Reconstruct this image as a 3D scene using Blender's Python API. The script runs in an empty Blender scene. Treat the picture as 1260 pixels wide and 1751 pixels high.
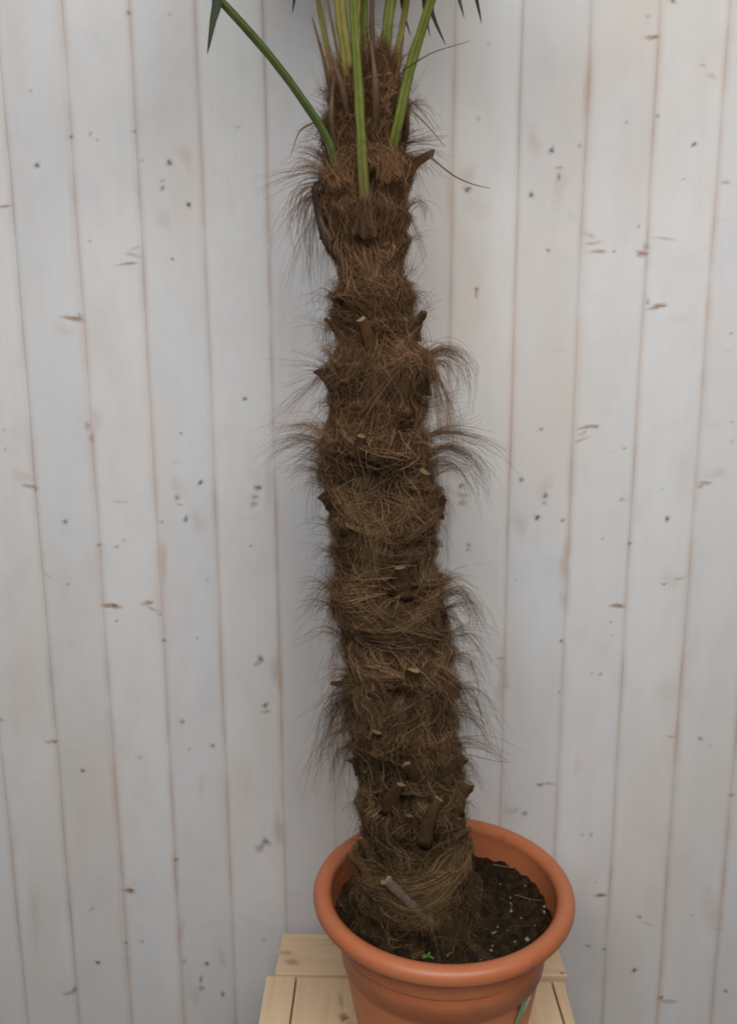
import bpy, math, random
import numpy as np
from mathutils import Matrix, Vector

sc = bpy.context.scene
COL = sc.collection
rng = np.random.default_rng(11)
random.seed(5)

# ------------------------------------------------------------------ camera
FOC, PITCH, YAW, ROLL, CAMH = 1520.0, 0.206326, -0.03515, -0.004177, 1.50
PW, PH = 1260.0, 1751.0
WALLY = 1.4347


def cam_vec(a, b, c):
    cr, sr = math.cos(ROLL), math.sin(ROLL)
    x, y = cr * a - sr * b, sr * a + cr * b
    fw = c * math.cos(PITCH) + y * math.sin(PITCH)
    up = y * math.cos(PITCH) - c * math.sin(PITCH)
    return Vector((math.cos(YAW) * x + math.sin(YAW) * fw, -math.sin(YAW) * x + math.cos(YAW) * fw, up))


cam_d = bpy.data.cameras.new('camera')
cam = bpy.data.objects.new('camera', cam_d)
COL.objects.link(cam)
rx, ry, rz = cam_vec(1, 0, 0), cam_vec(0, 1, 0), cam_vec(0, 0, -1)
cam.matrix_world = Matrix(((rx.x, ry.x, rz.x, 0), (rx.y, ry.y, rz.y, 0), (rx.z, ry.z, rz.z, CAMH), (0, 0, 0, 1)))
cam_d.sensor_fit = 'VERTICAL'
cam_d.sensor_height = 36
cam_d.lens = FOC / PH * 36
cam_d.clip_start = 0.02
cam_d.clip_end = 100
sc.camera = cam

# ------------------------------------------------------------------ light
world = bpy.data.worlds.new("World")
sc.world = world
world.use_nodes = True
bg = world.node_tree.nodes['Background']
bg.inputs[0].default_value = (0.72, 0.84, 1.0, 1)
bg.inputs[1].default_value = 0.06


def area(name, loc, target, size, power, col):
    l = bpy.data.lights.new(name, 'AREA')
    l.shape = 'RECTANGLE'
    l.size, l.size_y = size
    l.energy = power
    l.color = col
    o = bpy.data.objects.new(name, l)
    COL.objects.link(o)
    o.location = loc
    o.rotation_euler = (Vector(target) - Vector(loc)).to_track_quat('-Z', 'Y').to_euler()
    return o


area('roof_light', (0.12, -0.45, 2.44), (-0.04, 1.43, -0.2), (2.3, 1.0), 55, (1.0, 0.99, 0.98))

sc.view_settings.view_transform = 'Standard'
sc.view_settings.look = 'None'
sc.view_settings.exposure = 0
sc.view_settings.gamma = 1
sc.view_settings.use_curve_mapping = False
sc.render.film_transparent = False
sc.cycles.filter_width = 1.9
sc.cycles.max_bounces = 6


# ------------------------------------------------------------------ pixel helpers
def ray(px, py):
    return cam_vec((px - PW / 2) / FOC, -(py - PH / 2) / FOC, 1)


def at(px, py, Y):
    r = ray(px, py)
    v = r * (Y / r.y)
    return Vector((v.x, v.y, v.z + CAMH))


def atz(px, py, z):
    r = ray(px, py)
    v = r * ((z - CAMH) / r.z)
    return Vector((v.x, v.y, v.z + CAMH))


def pxsize(P):
    """metres per photo pixel at a point"""
    d = (Vector(P) - Vector((0, 0, CAMH))).dot(cam_vec(0, 0, 1))
    return d / FOC


# ------------------------------------------------------------------ object helpers
def tag(o, label=None, cat=None, group=None, kind=None):
    if label: o['label'] = label
    if cat: o['category'] = cat
    if group: o['group'] = group
    if kind: o['kind'] = kind
    return o


def empty(name, loc):
    o = bpy.data.objects.new(name, None)
    COL.objects.link(o)
    o.location = loc
    o.empty_display_size = 0.05
    return o


def link(name, me, mats, parent=None, origin=None, smooth=True):
    if not isinstance(mats, (list, tuple)): mats = [mats]
    for m in mats: me.materials.append(m)
    if smooth: me.polygons.foreach_set('use_smooth', [True] * len(me.polygons))
    o = bpy.data.objects.new(name, me)
    COL.objects.link(o)
    if parent is not None:
        o.parent = parent
        me.transform(Matrix.Translation(-(parent_world(parent))))
    elif origin is not None:
        me.transform(Matrix.Translation(-Vector(origin)))
        o.location = origin
    return o


def parent_world(p):
    v = Vector((0, 0, 0))
    while p is not None:
        v += p.location
        p = p.parent
    return v


def mesh(name, verts, faces, cols=None, attrs=None, matidx=None):
    me = bpy.data.meshes.new(name)
    me.from_pydata([tuple(v) for v in verts], [], faces)
    if cols is not None:
        a = me.color_attributes.new('tint', 'FLOAT_COLOR', 'POINT')
        a.data.foreach_set('color', np.asarray(cols, np.float32).reshape(-1))
    for k, v in (attrs or {}).items():
        a = me.attributes.new(k, 'FLOAT', 'POINT')
        a.data.foreach_set('value', np.asarray(v, np.float32))
    if matidx is not None:
        me.polygons.foreach_set('material_index', matidx)
    me.update()
    return me


def quads_mesh(name, V, Q, cols=None):
    """fast numpy mesh of quads"""
    me = bpy.data.meshes.new(name)
    me.vertices.add(len(V))
    me.vertices.foreach_set('co', np.asarray(V, np.float32).reshape(-1))
    me.loops.add(len(Q) * 4)
    me.loops.foreach_set('vertex_index', np.asarray(Q, np.int32).reshape(-1))
    me.polygons.add(len(Q))
    me.polygons.foreach_set('loop_start', np.arange(0, len(Q) * 4, 4, dtype=np.int32))
    me.polygons.foreach_set('loop_total', np.full(len(Q), 4, np.int32))
    if cols is not None:
        a = me.color_attributes.new('tint', 'FLOAT_COLOR', 'POINT')
        a.data.foreach_set('color', np.asarray(cols, np.float32).reshape(-1))
    me.update(calc_edges=True)
    me.validate()
    return me


# ------------------------------------------------------------------ materials
def newmat(name):
    m = bpy.data.materials.new(name)
    m.use_nodes = True
    nt = m.node_tree
    b = nt.nodes['Principled BSDF']
    return m, nt, b


def nd(nt, typ, **kw):
    n = nt.nodes.new(typ)
    ins = kw.pop('ins', {})
    for k, v in kw.items(): setattr(n, k, v)
    for k, v in ins.items():
        if hasattr(v, 'is_output'):
            nt.links.new(v, n.inputs[k])
        else:
            n.inputs[k].default_value = v
    return n


def noise(nt, vec, scale, detail=4, rough=.55, stretch=None, dist=0.0):
    if stretch:
        vec = nd(nt, 'ShaderNodeMapping', ins={0: vec, 3: stretch}).outputs[0]
    return nd(nt, 'ShaderNodeTexNoise', ins={'Vector': vec, 'Scale': scale, 'Detail': detail, 'Roughness': rough, 'Distortion': dist}).outputs[0]


def ramp(nt, fac, a, b, va=0.0, vb=1.0):
    return nd(nt, 'ShaderNodeMapRange', ins={0: fac, 1: a, 2: b, 3: va, 4: vb}).outputs[0]


def mix(nt, fac, a, b, blend='MIX'):
    n = nd(nt, 'ShaderNodeMix', data_type='RGBA', blend_type=blend)
    for i, v in ((0, fac), (6, a), (7, b)):
        if hasattr(v, 'is_output'): nt.links.new(v, n.inputs[i])
        elif i == 0: n.inputs[0].default_value = v
        else: n.inputs[i].default_value = (*v, 1) if len(v) == 3 else v
    return n.outputs[2]


def mul(nt, a, b, op='MULTIPLY'):
    n = nd(nt, 'ShaderNodeMath', operation=op)
    for i, v in ((0, a), (1, b)):
        if hasattr(v, 'is_output'): nt.links.new(v, n.inputs[i])
        else: n.inputs[i].default_value = v
    return n.outputs[0]


def bump(nt, b, h, strength, dist):
    n = nd(nt, 'ShaderNodeBump', ins={'Height': h, 'Strength': strength, 'Distance': dist})
    nt.links.new(n.outputs[0], b.inputs['Normal'])


def obj_co(nt):
    return nd(nt, 'ShaderNodeTexCoord').outputs['Object']


def attr(nt, name, out='Fac'):
    return nd(nt, 'ShaderNodeAttribute', attribute_name=name).outputs[out]


# whitewashed boards
M_WALL, nt, b = newmat('whitewashed_boards')
co = obj_co(nt)
tone = attr(nt, 'tone')
base = mix(nt, tone, (0.625, 0.625, 0.63), (0.70, 0.69, 0.68))
n1 = noise(nt, co, 3.2, 3, stretch=(1.6, 1, .45))
base = mix(nt, ramp(nt, n1, .44, .70, 0, .62), base, (0.62, 0.535, 0.45))
n2 = noise(nt, co, 9.0, 4, stretch=(1.5, 1, .35))
base = mix(nt, ramp(nt, n2, .52, .76, 0, .42), base, (0.66, 0.54, 0.47))
n3 = noise(nt, co, 120.0, 5, .6, stretch=(1, 1, .045))
base = mix(nt, ramp(nt, n3, .42, .72, 0, .09), base, (0.50, 0.47, 0.44))
n3b = noise(nt, co, 16.0, 5, .65, stretch=(1, 1, .6))
base = mix(nt, ramp(nt, n3b, .48, .74, 0, .30), base, (0.49, 0.49, 0.50))
seam = attr(nt, 'seam')
n4 = noise(nt, co, 14.0, 3, stretch=(.2, 1, .6))
sc_ = mix(nt, ramp(nt, noise(nt, co, 5.0, 2), .4, .62), (0.49, 0.365, 0.28), (0.41, 0.30, 0.25))
base = mix(nt, mul(nt, seam, ramp(nt, n4, .3, .66, .2, .8)), base, sc_)
st = attr(nt, 'stain')
stn = mul(nt, st, ramp(nt, noise(nt, co, 190, 3, stretch=(1, 1, .7)), .3, .6, .72, 1.05))
base = mix(nt, stn, base, attr(nt, 'tint', 'Color'))
nt.links.new(base, b.inputs['Base Color'])
b.inputs['Roughness'].default_value = .62
b.inputs['Specular IOR Level'].default_value = .3
bump(nt, b, n3b, .06, .002)

# pine
M_PINE, nt, b = newmat('pine_wood')
co = attr(nt, 'grain', 'Vector')
g1 = noise(nt, co, 34, 5, .6, stretch=(.06, 1, 1), dist=.6)
g2 = noise(nt, co, 6, 3, stretch=(.25, 1, 1))
base = mix(nt, ramp(nt, g1, .38, .66), (0.80, 0.60, 0.385), (0.70, 0.495, 0.30))
base = mix(nt, ramp(nt, g2, .45, .75, 0, .5), base, (0.58, 0.42, 0.26))
g3 = noise(nt, co, 150, 3, stretch=(.03, 1, 1))
base = mix(nt, ramp(nt, g3, .5, .7, 0, .25), base, (0.36, 0.23, 0.12))
base = mix(nt, attr(nt, 'stain'), base, attr(nt, 'tint', 'Color'))
nt.links.new(base, b.inputs['Base Color'])
b.inputs['Roughness'].default_value = .6
bump(nt, b, g1, .12, .001)

# terracotta coloured plastic
M_POT, nt, b = newmat('terracotta')
co = obj_co(nt)
p1 = noise(nt, co, 7, 4)
base = mix(nt, ramp(nt, p1, .35, .7), (0.43, 0.125, 0.047), (0.50, 0.160, 0.066))
p2 = noise(nt, co, 60, 5, .7)
base = mix(nt, ramp(nt, p2, .55, .8, 0, .28), base, (0.50, 0.215, 0.135))
base = mix(nt, ramp(nt, noise(nt, co, 25, 3), .58, .76, 0, .5), base, (0.30, 0.080, 0.036))
nt.links.new(base, b.inputs['Base Color'])
nt.links.new(ramp(nt, p2, .3, .8, .36, .52), b.inputs['Roughness'])
b.inputs['Specular IOR Level'].default_value = .5
bump(nt, b, noise(nt, co, 420, 3), .05, .0006)

# fibre strands & trunk core & leaves, colours by attribute
def attr_mat(name, rough, spec=.3, var=0.0):
    m, nt, b = newmat(name)
    c = attr(nt, 'tint', 'Color')
    if var:
        n = noise(nt, obj_co(nt), 90, 4, .6)
        c = mix(nt, ramp(nt, n, .3, .7, 0, var), c, mix(nt, 1.0, c, (.45, .45, .45), 'MULTIPLY'))
    nt.links.new(c, b.inputs['Base Color'])
    b.inputs['Roughness'].default_value = rough
    b.inputs['Specular IOR Level'].default_value = spec
    return m, nt, b


M_FIB, nt, b = attr_mat('palm_fibre', .75, .2)
M_STUB, nt, b = attr_mat('leaf_base_bark', .7, .25, .7)
M_LEAF, nt, b = attr_mat('palm_leaf', .6, .25, .45)
M_CORE, nt, b = newmat('trunk_bark')
co = obj_co(nt)
c1 = noise(nt, co, 55, 5, .7)
base = mix(nt, ramp(nt, c1, .3, .7), (0.008, 0.0055, 0.0035), (0.032, 0.020, 0.012))
nt.links.new(base, b.inputs['Base Color'])
b.inputs['Roughness'].default_value = .9
bump(nt, b, c1, .8, .004)
b.inputs['Specular IOR Level'].default_value = .05

M_SOIL, nt, b = newmat('potting_soil')
co = obj_co(nt)
s1 = noise(nt, co, 90, 5, .7)
base = mix(nt, ramp(nt, s1, .35, .7), (0.009, 0.006, 0.0035), (0.045, 0.027, 0.014))
nt.links.new(base, b.inputs['Base Color'])
b.inputs['Roughness'].default_value = .85
bump(nt, b, s1, .7, .004)
b.inputs['Specular IOR Level'].default_value = .08


def flat_mat(name, col, rough=.6, col2=None, scale=60):
    m, nt, b = newmat(name)
    c2 = col2 or tuple(v * .7 for v in col)
    base = mix(nt, ramp(nt, noise(nt, obj_co(nt), scale, 4), .35, .7), col, c2)
    nt.links.new(base, b.inputs['Base Color'])
    b.inputs['Roughness'].default_value = rough
    return m


M_GROUND = flat_mat('concrete', (0.17, 0.165, 0.16), .85, (0.11, 0.108, 0.105), 6)
M_GREEN = flat_mat('seedling_green', (0.10, 0.22, 0.035), .5)
M_FLECK = flat_mat('perlite', (0.33, 0.29, 0.18), .8)
M_TWIG = flat_mat('dry_straw', (0.20, 0.12, 0.075), .7)
M_STK_G = flat_mat('sticker_green', (0.06, 0.33, 0.14), .4, (0.10, 0.38, 0.2), 30)
M_STK_W = flat_mat('sticker_white', (0.72, 0.74, 0.70), .4, (0.62, 0.66, 0.6), 30)

# ------------------------------------------------------------------ ground
S = 30
g = link('ground', mesh('ground', [(-S, -S, 0), (S, -S, 0), (S, S, 0), (-S, S, 0)], [(0, 1, 2, 3)]), M_GROUND, smooth=False)
tag(g, kind='structure')

# ------------------------------------------------------------------ plank wall
G0 = 1.4142
us = sorted([-G0 - j for j in range(0, 14)] + [-G0 + .927, .46] + [G0 + j for j in range(0, 13)])
seams = [(u - .627) * 0.1 for u in us]
wr = random.Random(3)
FX0, FX1, FZ0, FZ1 = -.70, .76, .12, 2.06          # the part of the wall that needs fine vertices for its knots
cx_, cd_, cs_, ct_, ce_ = [], [], [], [], []        # per column: x, groove depth, seam tint, board tone, board edge phase
for i in range(len(seams) - 1):
    x0, x1 = seams[i], seams[i + 1]
    tn = wr.random()
    g1_, g2_ = wr.uniform(.0009, .0014), wr.uniform(.0009, .0014)
    e1, e2 = wr.uniform(.0035, .0065), wr.uniform(.0035, .0065)
    pr = [(x0, .0009, .95), (x0 + g1_ * .6, .0004, .85), (x0 + g1_ * 1.4, 0, .62), (x0 + e1, 0, .26)]
    if x1 > FX0 and x0 < FX1:
        n = int((x1 - x0 - e1 - e2 - .01) / .0016)
    else:
        n = 3
    pr += [(x, 0, 0) for x in np.linspace(x0 + e1 + .005, x1 - e2 - .005, n)]
    pr += [(x1 - e2, 0, .26), (x1 - g2_ * 1.4, 0, .62), (x1 - g2_ * .6, .0004, .85)]
    for (x, d, q) in pr:
        cx_.append(x); cd_.append(d); cs_.append(q); ct_.append(tn); ce_.append((x0, x1, (x - x0) / (x1 - x0)))
cx_, cd_, cs_, ct_, ce_ = map(np.array, (cx_, cd_, cs_, ct_, ce_))


def wobble(e):
    return .0005 * np.sin(cz_[:, None] * 7.3 + e[None, :] * 90) + .0004 * np.sin(cz_[:, None] * 19 + e[None, :] * 41)


cz_ = np.concatenate([[0, .04, .08], np.arange(FZ0, FZ1, .0019), [2.12, 2.3, 2.5, 2.75]])
WX = cx_[None, :] + wobble(ce_[:, 0]) * (1 - ce_[None, :, 2]) + wobble(ce_[:, 1]) * ce_[None, :, 2]
WZ = np.repeat(cz_[:, None], len(cx_), 1)
WS = np.zeros_like(WX)
WC = np.zeros(WX.shape + (3,))

DK = (0.030, 0.028, 0.026, 1)
GY = (0.17, 0.165, 0.16, 1)
RU = (0.33, 0.19, 0.105, 1)
PK = (0.47, 0.335, 0.25, 1)
BR = (0.17, 0.10, 0.06, 1)


def B(px, py, rx_, ry_, col, strength, ang=0., soft=.35):
    """an irregular knot or stain soaked into the face of the boards"""
    c = at(px, py, WALLY)
    k = pxsize(c)
    m = max(rx_, ry_) * k * 1.6
    i0, i1 = np.searchsorted(cz_, [c.z - m, c.z + m]); j0, j1 = np.searchsorted(cx_, [c.x - m, c.x + m])
    if i1 <= i0 or j1 <= j0: return
    dx, dz = WX[i0:i1, j0:j1] - c.x, WZ[i0:i1, j0:j1] - c.z
    ca, sa = math.cos(ang), math.sin(ang)
    a, b_ = (dx * ca + dz * sa) / (rx_ * k), (-dx * sa + dz * ca) / (ry_ * k)
    t = np.arctan2(b_, a)
    p = [wr.uniform(0, 6.28) for _ in range(3)]
    r = np.hypot(a, b_) / (1 + .22 * np.sin(2 * t + p[0]) + .13 * np.sin(3 * t + p[1]) + .08 * np.sin(5 * t + p[2]))
    w = np.clip((1.12 - r) / (1.12 - soft), 0, 1)
    w = w * w * (3 - 2 * w) * strength
    WC[i0:i1, j0:j1] = WC[i0:i1, j0:j1] * (1 - w[..., None]) + np.array(col[:3]) * w[..., None]
    WS[i0:i1, j0:j1] = WS[i0:i1, j0:j1] * (1 - w) + w


# wide pale rust smears first (lowest)
for (x, y, a, b_, s) in [(280, 960, 10, 45, .75), (458, 360, 9, 50, .5), (460, 820, 12, 60, .5), (474, 1150, 14, 45, .7), (478, 1420, 14, 50, .7),
                         (318, 265, 16, 26, .5), (280, 375, 16, 30, .35), (340, 895, 16, 30, .4), (305, 835, 18, 25, .35), (1003, 160, 12, 50, .6),
                         (965, 960, 12, 45, .8), (962, 1025, 8, 25, .5), (858, 1160, 16, 60, .7), (913, 245, 14, 30, .45), (955, 320, 18, 40, .4),
                         (930, 835, 18, 25, .4), (888, 895, 16, 30, .5), (800, 300, 18, 30, .5), (812, 350, 30, 30, .3), (868, 1385, 9, 18, .55),
                         (380, 1640, 10, 22, .5), (335, 1700, 12, 26, .35), (345, 1340, 12, 30, .35), (440, 815, 28, 28, .3), (1140, 1180, 24, 40, .3), (1140, 990, 26, 22, .3),
                         (770, 330, 10, 60, .4), (775, 860, 14, 60, .3), (1215, 1560, 20, 60, .35), (60, 1560, 14, 80, .3), (25, 1480, 10, 120, .35), (310, 1590, 8, 30, .5), (985, 1310, 8, 30, .25),
                         (395, 345, 8, 40, .25), (110, 1000, 24, 40, .2), (165, 720, 14, 40, .35), (1160, 820, 10, 50, .2), (110, 565, 26, 14, .3), (1160, 545, 26, 14, .25), (40, 815, 22, 16, .4), (1225, 810, 22, 16, .4)]:
    B(x, y, a, b_, PK, s * .75, soft=.1)
# wedge knots growing from seams
for (x, y, a, b_, s, an) in [(6, 353, 16, 4, .6, .1), (126, 545, 22, 6, .75, -.12), (137, 540, 7, 6, .5, .6), (52, 832, 17, 4, .65, -.1), (62, 838, 3, 4, .8, 0),
                             (191, 1036, 18, 7, .85, -.1), (252, 1031, 16, 5, .6, .1), (262, 1042, 16, 3, .55, -.55), (88, 1268, 14, 4, .6, .1), (95, 1270, 4, 4, .7, 0),
                             (221, 1523, 14, 6, .9, .1), (120, 1698, 14, 6, .5, .2), (128, 1692, 4, 8, .6, 0), (218, 451, 20, 4, .6, .1), (228, 436, 15, 4, .5, -.25), (232, 424, 13, 3, .4, .35),
                             (150, 728, 6, 9, .6, .3), (158, 750, 6, 12, .5, -.2), (1114, 64, 14, 6, .75, 0), (1096, 434, 15, 6, .8, -.1), (1104, 422, 6, 10, .45, .5), (1136, 408, 20, 3, .5, -.1),
                             (1022, 430, 20, 4, .6, -.1), (1014, 416, 16, 4, .5, .2), (1008, 402, 12, 6, .4, -.4), (1124, 524, 20, 6, .75, .12), (1107, 517, 5, 5, .7, 0),
                             (1004, 730, 22, 4, .65, .1), (996, 741, 10, 4, .45, .3), (994, 752, 16, 4, .45, .35), (1204, 826, 18, 4, .65, 0), (1196, 832, 6, 4, .6, .3), (1055, 1036, 14, 6, .85, 0),
                             (1146, 1260, 10, 2.5, .55, -.1), (1026, 1531, 13, 5, .85, -.1), (1140, 1712, 18, 7, .5, -.2), (1129, 1706, 5, 5, .8, 0), (1240, 312, 14, 4, .45, 0),
                             (855, 1126, 8, 4, .5, 0), (1215, 130, 16, 5, .3, -.2), (82, 984, 10, 2.5, .4, -.5), (1092, 1568, 8, 2.5, .7, -.4), (1108, 1580, 14, 2.5, .4, -.5), (880, 1386, 10, 6, .3, .3),
                             (1160, 990, 14, 2.5, .45, .2), (300, 790, 10, 4, .15, 0), (205, 858, 18, 2.5, .3, -.05), (1063, 855, 12, 3, .3, .1), (1230, 1590, 14, 3, .25, -.3)]:
    B(x, y, a, b_, RU, s, ang=an, soft=.3)
    if s > .58: B(x + a * .3, y - b_ * .2, a * .5, b_ * .4, BR, s * .8, ang=an, soft=.3)
# rust companions under knots
for (x, y, a, b_) in [(155, 229, 5, 4), (278, 309, 6, 3), (307, 863, 7, 3), (436, 850, 12, 5), (434, 862, 8, 8), (455, 1217, 9, 5), (955, 287, 8, 4), (930, 860, 8, 3.5), (790, 847, 12, 6), (790, 860, 8, 10),
                      (345, 1690, 6, 9), (445, 1450, 10, 12), (440, 1135, 9, 5), (814, 505, 4, 8), (800, 940, 7, 3), (938, 1340, 12, 4)]:
    B(x, y, a, b_, RU, .62, soft=.2)
# dark dots
for (x, y, r, s, e, an) in [(64, 283, 5.5, .95, 1, 0), (290, 278, 5, .95, 1.4, .2), (323, 350, 5, .95, 1.2, 0), (278, 322, 5, .55, 1.3, 0), (230, 225, 3.5, .7, 1, 0), (244, 275, 4, .4, 1, 0), (122, 234, 3.5, .7, 1.1, 0),
                            (167, 240, 3, .4, 1, 0), (220, 22, 5, .55, 1, 0), (290, 25, 4, .3, 1, 0), (53, 155, 4, .35, 1, 0), (408, 217, 4, .3, 1, 0), (295, 443, 3.5, .75, 1, 0), (154, 412, 3, .5, 1, 0),
                            (419, 682, 4.5, .85, 1.2, -.3), (310, 741, 3.5, .7, .8, 0), (343, 825, 5, .9, 1.2, 0), (303, 851, 5, .6, 1.3, .3), (318, 888, 5.2, .92, 1.3, 0), (277, 893, 4, .6, 1, 0), (112, 892, 5.2, .95, 1, 0),
                            (170, 932, 3.2, .75, 1, 0), (200, 935, 4, .55, .8, 0), (212, 924, 3, .6, .8, 0), (441, 834, 8, .9, .7, 0), (429, 934, 4, .5, .7, 0), (355, 990, 3, .3, 1, 0), (117, 999, 4, .55, .7, 0), (200, 1062, 3.2, .7, .8, 0),
                            (281, 1095, 4, .8, 1, 0), (338, 1091, 3.5, .35, 1, 0), (446, 1127, 7, .75, 1.1, -.7), (274, 1051, 3, .7, 1, 0), (312, 1234, 6, .5, 1, 0), (324, 1281, 4, .35, 1, 0), (364, 1275, 4.5, .7, 1, 0), (142, 1318, 5, .8, 1, 0),
                            (454, 1206, 6.5, .85, .9, .2), (240, 1295, 5, .25, 1, 0), (455, 1439, 7, .7, 1.4, .5), (302, 1470, 4.5, .8, 1, 0), (3, 1231, 5, .5, 1, 0), (216, 1612, 3.5, .6, 1, 0), (243, 1610, 4, .4, 1, 0), (168, 1646, 5, .92, 1, 0),
                            (316, 1644, 5, .5, 1, 0), (354, 1648, 5.4, .85, 1, 0), (344, 1675, 4, .65, 2.2, 0), (381, 1700, 5, .8, 1.2, 0), (21, 1677, 5, .6, 1, .3), (452, 1607, 5, .3, 1, .4), (157, 1555, 6, .3, .7, .5), (8, 735, 3, .3, 1, 0), (10, 768, 3, .4, 1, 0),
                            (943, 257, 5.2, .92, 1.4, -.2), (991, 250, 4.5, .6, 1, -.3), (955, 302, 5, .6, 1.3, 0), (908, 333, 5, .92, 1.2, 0), (799, 324, 8, .9, .8, 0), (1186, 247, 5.5, .95, 1, 0), (1200, 112, 5, .4, .8, 0), (1107, 28, 5, .4, .8, 0), (1150, 2, 6, .8, .8, 0),
                            (836, 76, 4, .35, 1, 0), (818, 203, 4, .4, 1, 0), (1123, 198, 3.5, .75, 1, 0), (1071, 209, 3.5, .5, .8, 0), (937, 428, 4.5, .8, .8, 0), (1091, 387, 3.5, .5, 1, -.4), (1168, 306, 4, .4, .6, 0), (1049, 430, 4, .6, .7, 0), (815, 495, 5, .75, 1.1, -.6),
                            (925, 734, 4.5, .8, .8, 0), (891, 820, 5.3, .85, 1.1, -.2), (932, 848, 5, .7, 1.4, -.3), (918, 885, 5.2, .92, 1.4, 0), (961, 890, 4, .65, 1, 0), (788, 831, 7, .85, .7, .2), (801, 932, 4.5, .6, 1, -.7), (1019, 730, 6, .6, .6, .2), (1067, 767, 3.5, .5, .7, 0),
                            (1140, 887, 5.5, .95, 1, 0), (1076, 929, 3.6, .8, 1, 0), (1030, 921, 3.2, .65, .7, 0), (1131, 837, 4, .3, .7, 0), (1062, 854, 5, .3, .8, 0), (1135, 999, 4, .75, .7, .2), (959, 1096, 4.2, .8, 1, 0), (1044, 1064, 3.4, .65, .6, 0), (1046, 1086, 2.6, .45, .6, 0),
                            (882, 991, 3, .5, .5, .3), (1026, 1153, 4.5, .45, .8, 0), (1011, 1151, 3.5, .3, 1, 0), (866, 1174, 3.4, .65, .8, 0), (1197, 1263, 5, .6, 1, 0), (1213, 1275, 4, .3, 1, 0), (923, 1342, 6.5, .8, .8, 0), (897, 1391, 5, .65, 1.2, 0), (956, 1184, 3, .5, 1, 0), (1084, 1659, 5.2, .92, 1, 0),
                            (1033, 1623, 3.4, .7, 1, 0), (1005, 1618, 5, .5, 1, 0), (1240, 1695, 5, .7, .8, -.3), (1182, 1565, 4, .3, .8, 0), (1250, 1360, 5, .5, 1, 0), (1249, 570, 4, .45, .6, 0), (1244, 600, 3, .3, .6, 0), (1250, 722, 3.5, .4, .6, 0), (1250, 755, 3.5, .45, .6, 0), (995, 1428, 4, .35, 1, 0), (1010, 1428, 4, .4, 1, 0), (1018, 1509, 3, .4, .7, 0)]:
    if s < .5: B(x, y, r * 1.2, r * 1.2 * e, GY, s * 1.1, ang=an, soft=.2)
    else:
        B(x, y, r * 1.45, r * 1.35 * e, GY, s * .42, ang=an, soft=.2)
        B(x, y, r * .85, r * .8 * e, DK, s * .78, ang=an, soft=.3)
# faint grey brush scuffs
for _ in range(70):
    B(wr.uniform(-60, 1320), wr.uniform(-40, 1780), wr.uniform(4, 26), wr.uniform(3, 8), GY if wr.random() < .5 else PK, wr.uniform(.04, .13), ang=wr.uniform(-.8, .8), soft=.1)
nzw, nxw = WX.shape
WY = WALLY + np.repeat(cd_[None, :], nzw, 0)
Vw = np.stack([WX, WY, WZ], -1).reshape(-1, 3)
ia, ib = np.meshgrid(np.arange(nzw - 1), np.arange(nxw - 1), indexing='ij')
q_ = ia * nxw + ib
Qw = np.stack([q_, q_ + 1, q_ + nxw + 1, q_ + nxw], -1).reshape(-1, 4)
nv = len(Vw)
# rear face, top edge and ends of the wall
Vw = np.concatenate([Vw, [(cx_[0], WALLY + .022, 0), (cx_[-1], WALLY + .022, 0), (cx_[-1], WALLY + .022, 2.75), (cx_[0], WALLY + .022, 2.75)]])
tl, tr = (nzw - 1) * nxw, nzw * nxw - 1
Qw = np.concatenate([Qw, [(nv + 3, nv + 2, nv + 1, nv), (tl, tr, nv + 2, nv + 3), (0, tl, nv + 3, nv), (nxw - 1, nv + 1, nv + 2, tr)]])
Cw = np.concatenate([WC / np.maximum(WS, 1e-4)[..., None], np.ones(WS.shape + (1,))], -1).reshape(-1, 4)
Cw = np.concatenate([Cw, np.ones((4, 4))])
mw = quads_mesh('plank_wall', Vw, Qw, Cw)
for nm, val in (('stain', WS), ('seam', np.repeat(cs_[None, :], nzw, 0)), ('tone', np.repeat(ct_[None, :], nzw, 0))):
    at_ = mw.attributes.new(nm, 'FLOAT', 'POINT')
    at_.data.foreach_set('value', np.concatenate([val.reshape(-1), np.zeros(4)]).astype(np.float32))
wall = link('plank_wall', mw, M_WALL, smooth=False)
tag(wall, 'whitewashed wall of vertical wooden boards with dark knots and rusty stains', 'wall', kind='thing')

# ------------------------------------------------------------------ table of pine boards
TZ = 0.415
TH = 0.022


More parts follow.
